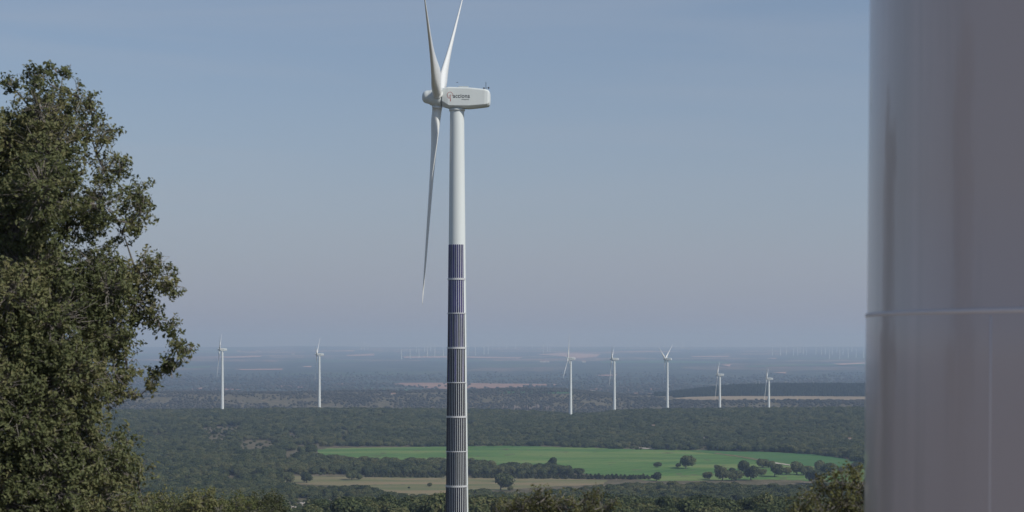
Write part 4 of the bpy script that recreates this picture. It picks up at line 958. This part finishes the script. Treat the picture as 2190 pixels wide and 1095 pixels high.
# ------------------------------------------------------------------ rocks, cliff, small buildings
def rock_me(seed, sx, sy, sz):
    r = np.random.default_rng(seed); a = np.linspace(0, np.pi, 12)[:, None]; b = np.linspace(0, 2 * np.pi, 20, endpoint=False)[None]
    d = np.stack([np.sin(a) * np.cos(b), np.sin(a) * np.sin(b), np.cos(a) + 0 * b], -1).reshape(-1, 3)
    q = np.sign(d) * np.abs(d) ** .6
    q *= (1 + .3 * np.sin(d[:, :1] * 5 + seed) * np.cos(d[:, 1:2] * 4 + seed * 2) + .12 * r.normal(size=(len(d), 1)))
    return np_mesh("limestone_block", q * (sx, sy, sz), grid_faces(12, 20, True)[:, ::-1], False, M_rock)
for i, (px_, py_, w, hgt, lab) in enumerate([
        (628, 1090, 18, 7, "jagged pale rock outcrop lowest beside the dark oak top"), (650, 1081, 16, 6, "pale rock ledge in the clearing just behind the jagged outcrop"), (690, 1077, 14, 5, "pale rock between two oaks right of the rocky clearing"), (722, 1073, 12, 3, "flat pale rock strip at the right end of the rocky clearing"),
        (1553, 1089, 22, 4, "long pale rock ledge at the bottom between the two blurred bushes"), (1585, 1080, 8, 6, "square pale boulder above the long rock ledge"), (1617, 1086, 4, 6, "upright pale stone right of the square boulder"), (1577, 1083, 5, 4, "small pale stone touching the square boulder"),
        (806, 1083, 8, 4, "small pale rock in the wood left of the panelled tower"), (1651, 1086, 5, 3, "small white stone beside the lower right bush"), (1508, 938, 8, 3, "pale bare rock on the wooded slope above the green field")]):
    Y = ground_at(px_, py_, 300, 3000); X_ = (px_ - HX) / F0 * Y; k = Y / F0
    o = add("limestone_rock", rock_me(i + 1, w * k / 2, w * k * .6, hgt * k)); o.location = (X_, Y, float(height(X_, Y))); tag(o, lab, "rock")
# cliff in the hillside
Yc = 3560; pts = [at(px_, 0, Yc)[0] for px_ in np.linspace(1070, 1186, 60)]
r = np.random.default_rng(5); prof = []
for i, X_ in enumerate(pts):
    hgt = (5.5 + 2.5 * math.sin(i * .5) + r.normal() * 1.2) * (min(1, i / 4, (59 - i) / 8) + .1); yy = Yc + 5 * math.sin(i * .35) + r.normal() * 1.2; g = float(height(X_, yy))
    prof.append(np.array([(X_, yy - 3, g - 3), (X_, yy - 2 + r.normal() * .5, g + hgt * .5), (X_, yy, g + hgt), (X_, yy + 10, g + hgt * .8), (X_, yy + 22, g - 2)]))
v_, f_ = loft(prof); o = add("rock_cliff", np_mesh("rock_cliff", v_, f_, False, M_cliff)); tag(o, "low broken cliff of pale rock in the hillside right of the panelled tower", "cliff")
def house(px_, py_, w, d, hgt, lab, nm="farm_house", y0=2000):
    Y = ground_at(px_, py_, y0, 24000); X_ = (px_ - HX) / F0 * Y; e = empty(nm, (X_, Y, float(height(X_, Y)) - .3)); tag(e, lab, "house")
    add("wall", np_mesh("house_wall", *box(-w / 2, w / 2, -d / 2, d / 2, 0, hgt), False, M_wall), e)
    v = np.array([(-w / 2 - .4, -d / 2 - .4, hgt + .01), (w / 2 + .4, -d / 2 - .4, hgt + .01), (w / 2 + .4, d / 2 + .4, hgt + .01), (-w / 2 - .4, d / 2 + .4, hgt + .01), (-w / 2 - .4, 0, hgt + d * .28), (w / 2 + .4, 0, hgt + d * .28)])
    add("roof", np_mesh("house_roof", v, [np.array([(0, 1, 5, 4), (2, 3, 4, 5), (3, 2, 1, 0)]), np.array([(0, 4, 3), (1, 2, 5)])], False, M_roof), e)
    for k in (-1, 1):
        add("window", np_mesh("window", *box(k * w * .25 - w * .05, k * w * .25 + w * .05, -d / 2 - .06, -d / 2 - .01, hgt * .35, hgt * .7), False, M_dark), e)
    add("door", np_mesh("door", *box(-w * .05, w * .05, -d / 2 - .06, -d / 2 - .01, 0, hgt * .66), False, M_dark), e)
house(841, 846, 9, 6, 4, "small pale farmhouse among scrub on the hill left of the panelled tower", y0=3200)
for px_, py_, w, lab in ((510, 751.5, 30, "tiny white building near the horizon just right of the leftmost turbine"), (552, 752, 44, "long white building near the horizon between the two left turbines"), (627, 758, 26, "tiny pale building on the plain below the two horizon ones"),
                         (1160, 775, 30, "tiny white building on the plain, left one of a row of three"), (1169, 775, 30, "tiny white building on the plain, middle one of a row of three"), (1249, 775, 24, "pale building on the plain beyond the turbine right of the panelled tower")):
    house(px_, py_, w, w * .4, 8, lab, "distant_building", 9000)
for px_, py_, lab in ((1120, 908, "small white hut in the wood right of the panelled tower"), (1397, 919, "small pale ruin high on the wooded slope above the green field"), (1817, 948, "tiny pale hut in the wood near the grey tower's edge")):
    house(px_, py_, 2.6, 2.4, 5.2, lab, "stone_hut", 1900)

# ------------------------------------------------------------------ air
m, nt, p = new_mat("haze_air"); nt.nodes.remove(p)
pv = nt.nodes.new("ShaderNodeVolumePrincipled"); pv.inputs["Density"].default_value = 1.03e-4
pv.inputs["Color"].default_value = (.55, .72, 1.0, 1); pv.inputs["Absorption Color"].default_value = (.36, .36, .36, 1); pv.inputs["Anisotropy"].default_value = .1
nt.links.new(pv.outputs[0], nt.nodes["Material Output"].inputs["Volume"])
tag(add("haze", np_mesh("haze", *box(-30000, 30000, -30000, 30000, -150, 135), False, m)), "thin blue haze in the air over the whole plain", "haze", kind='stuff')
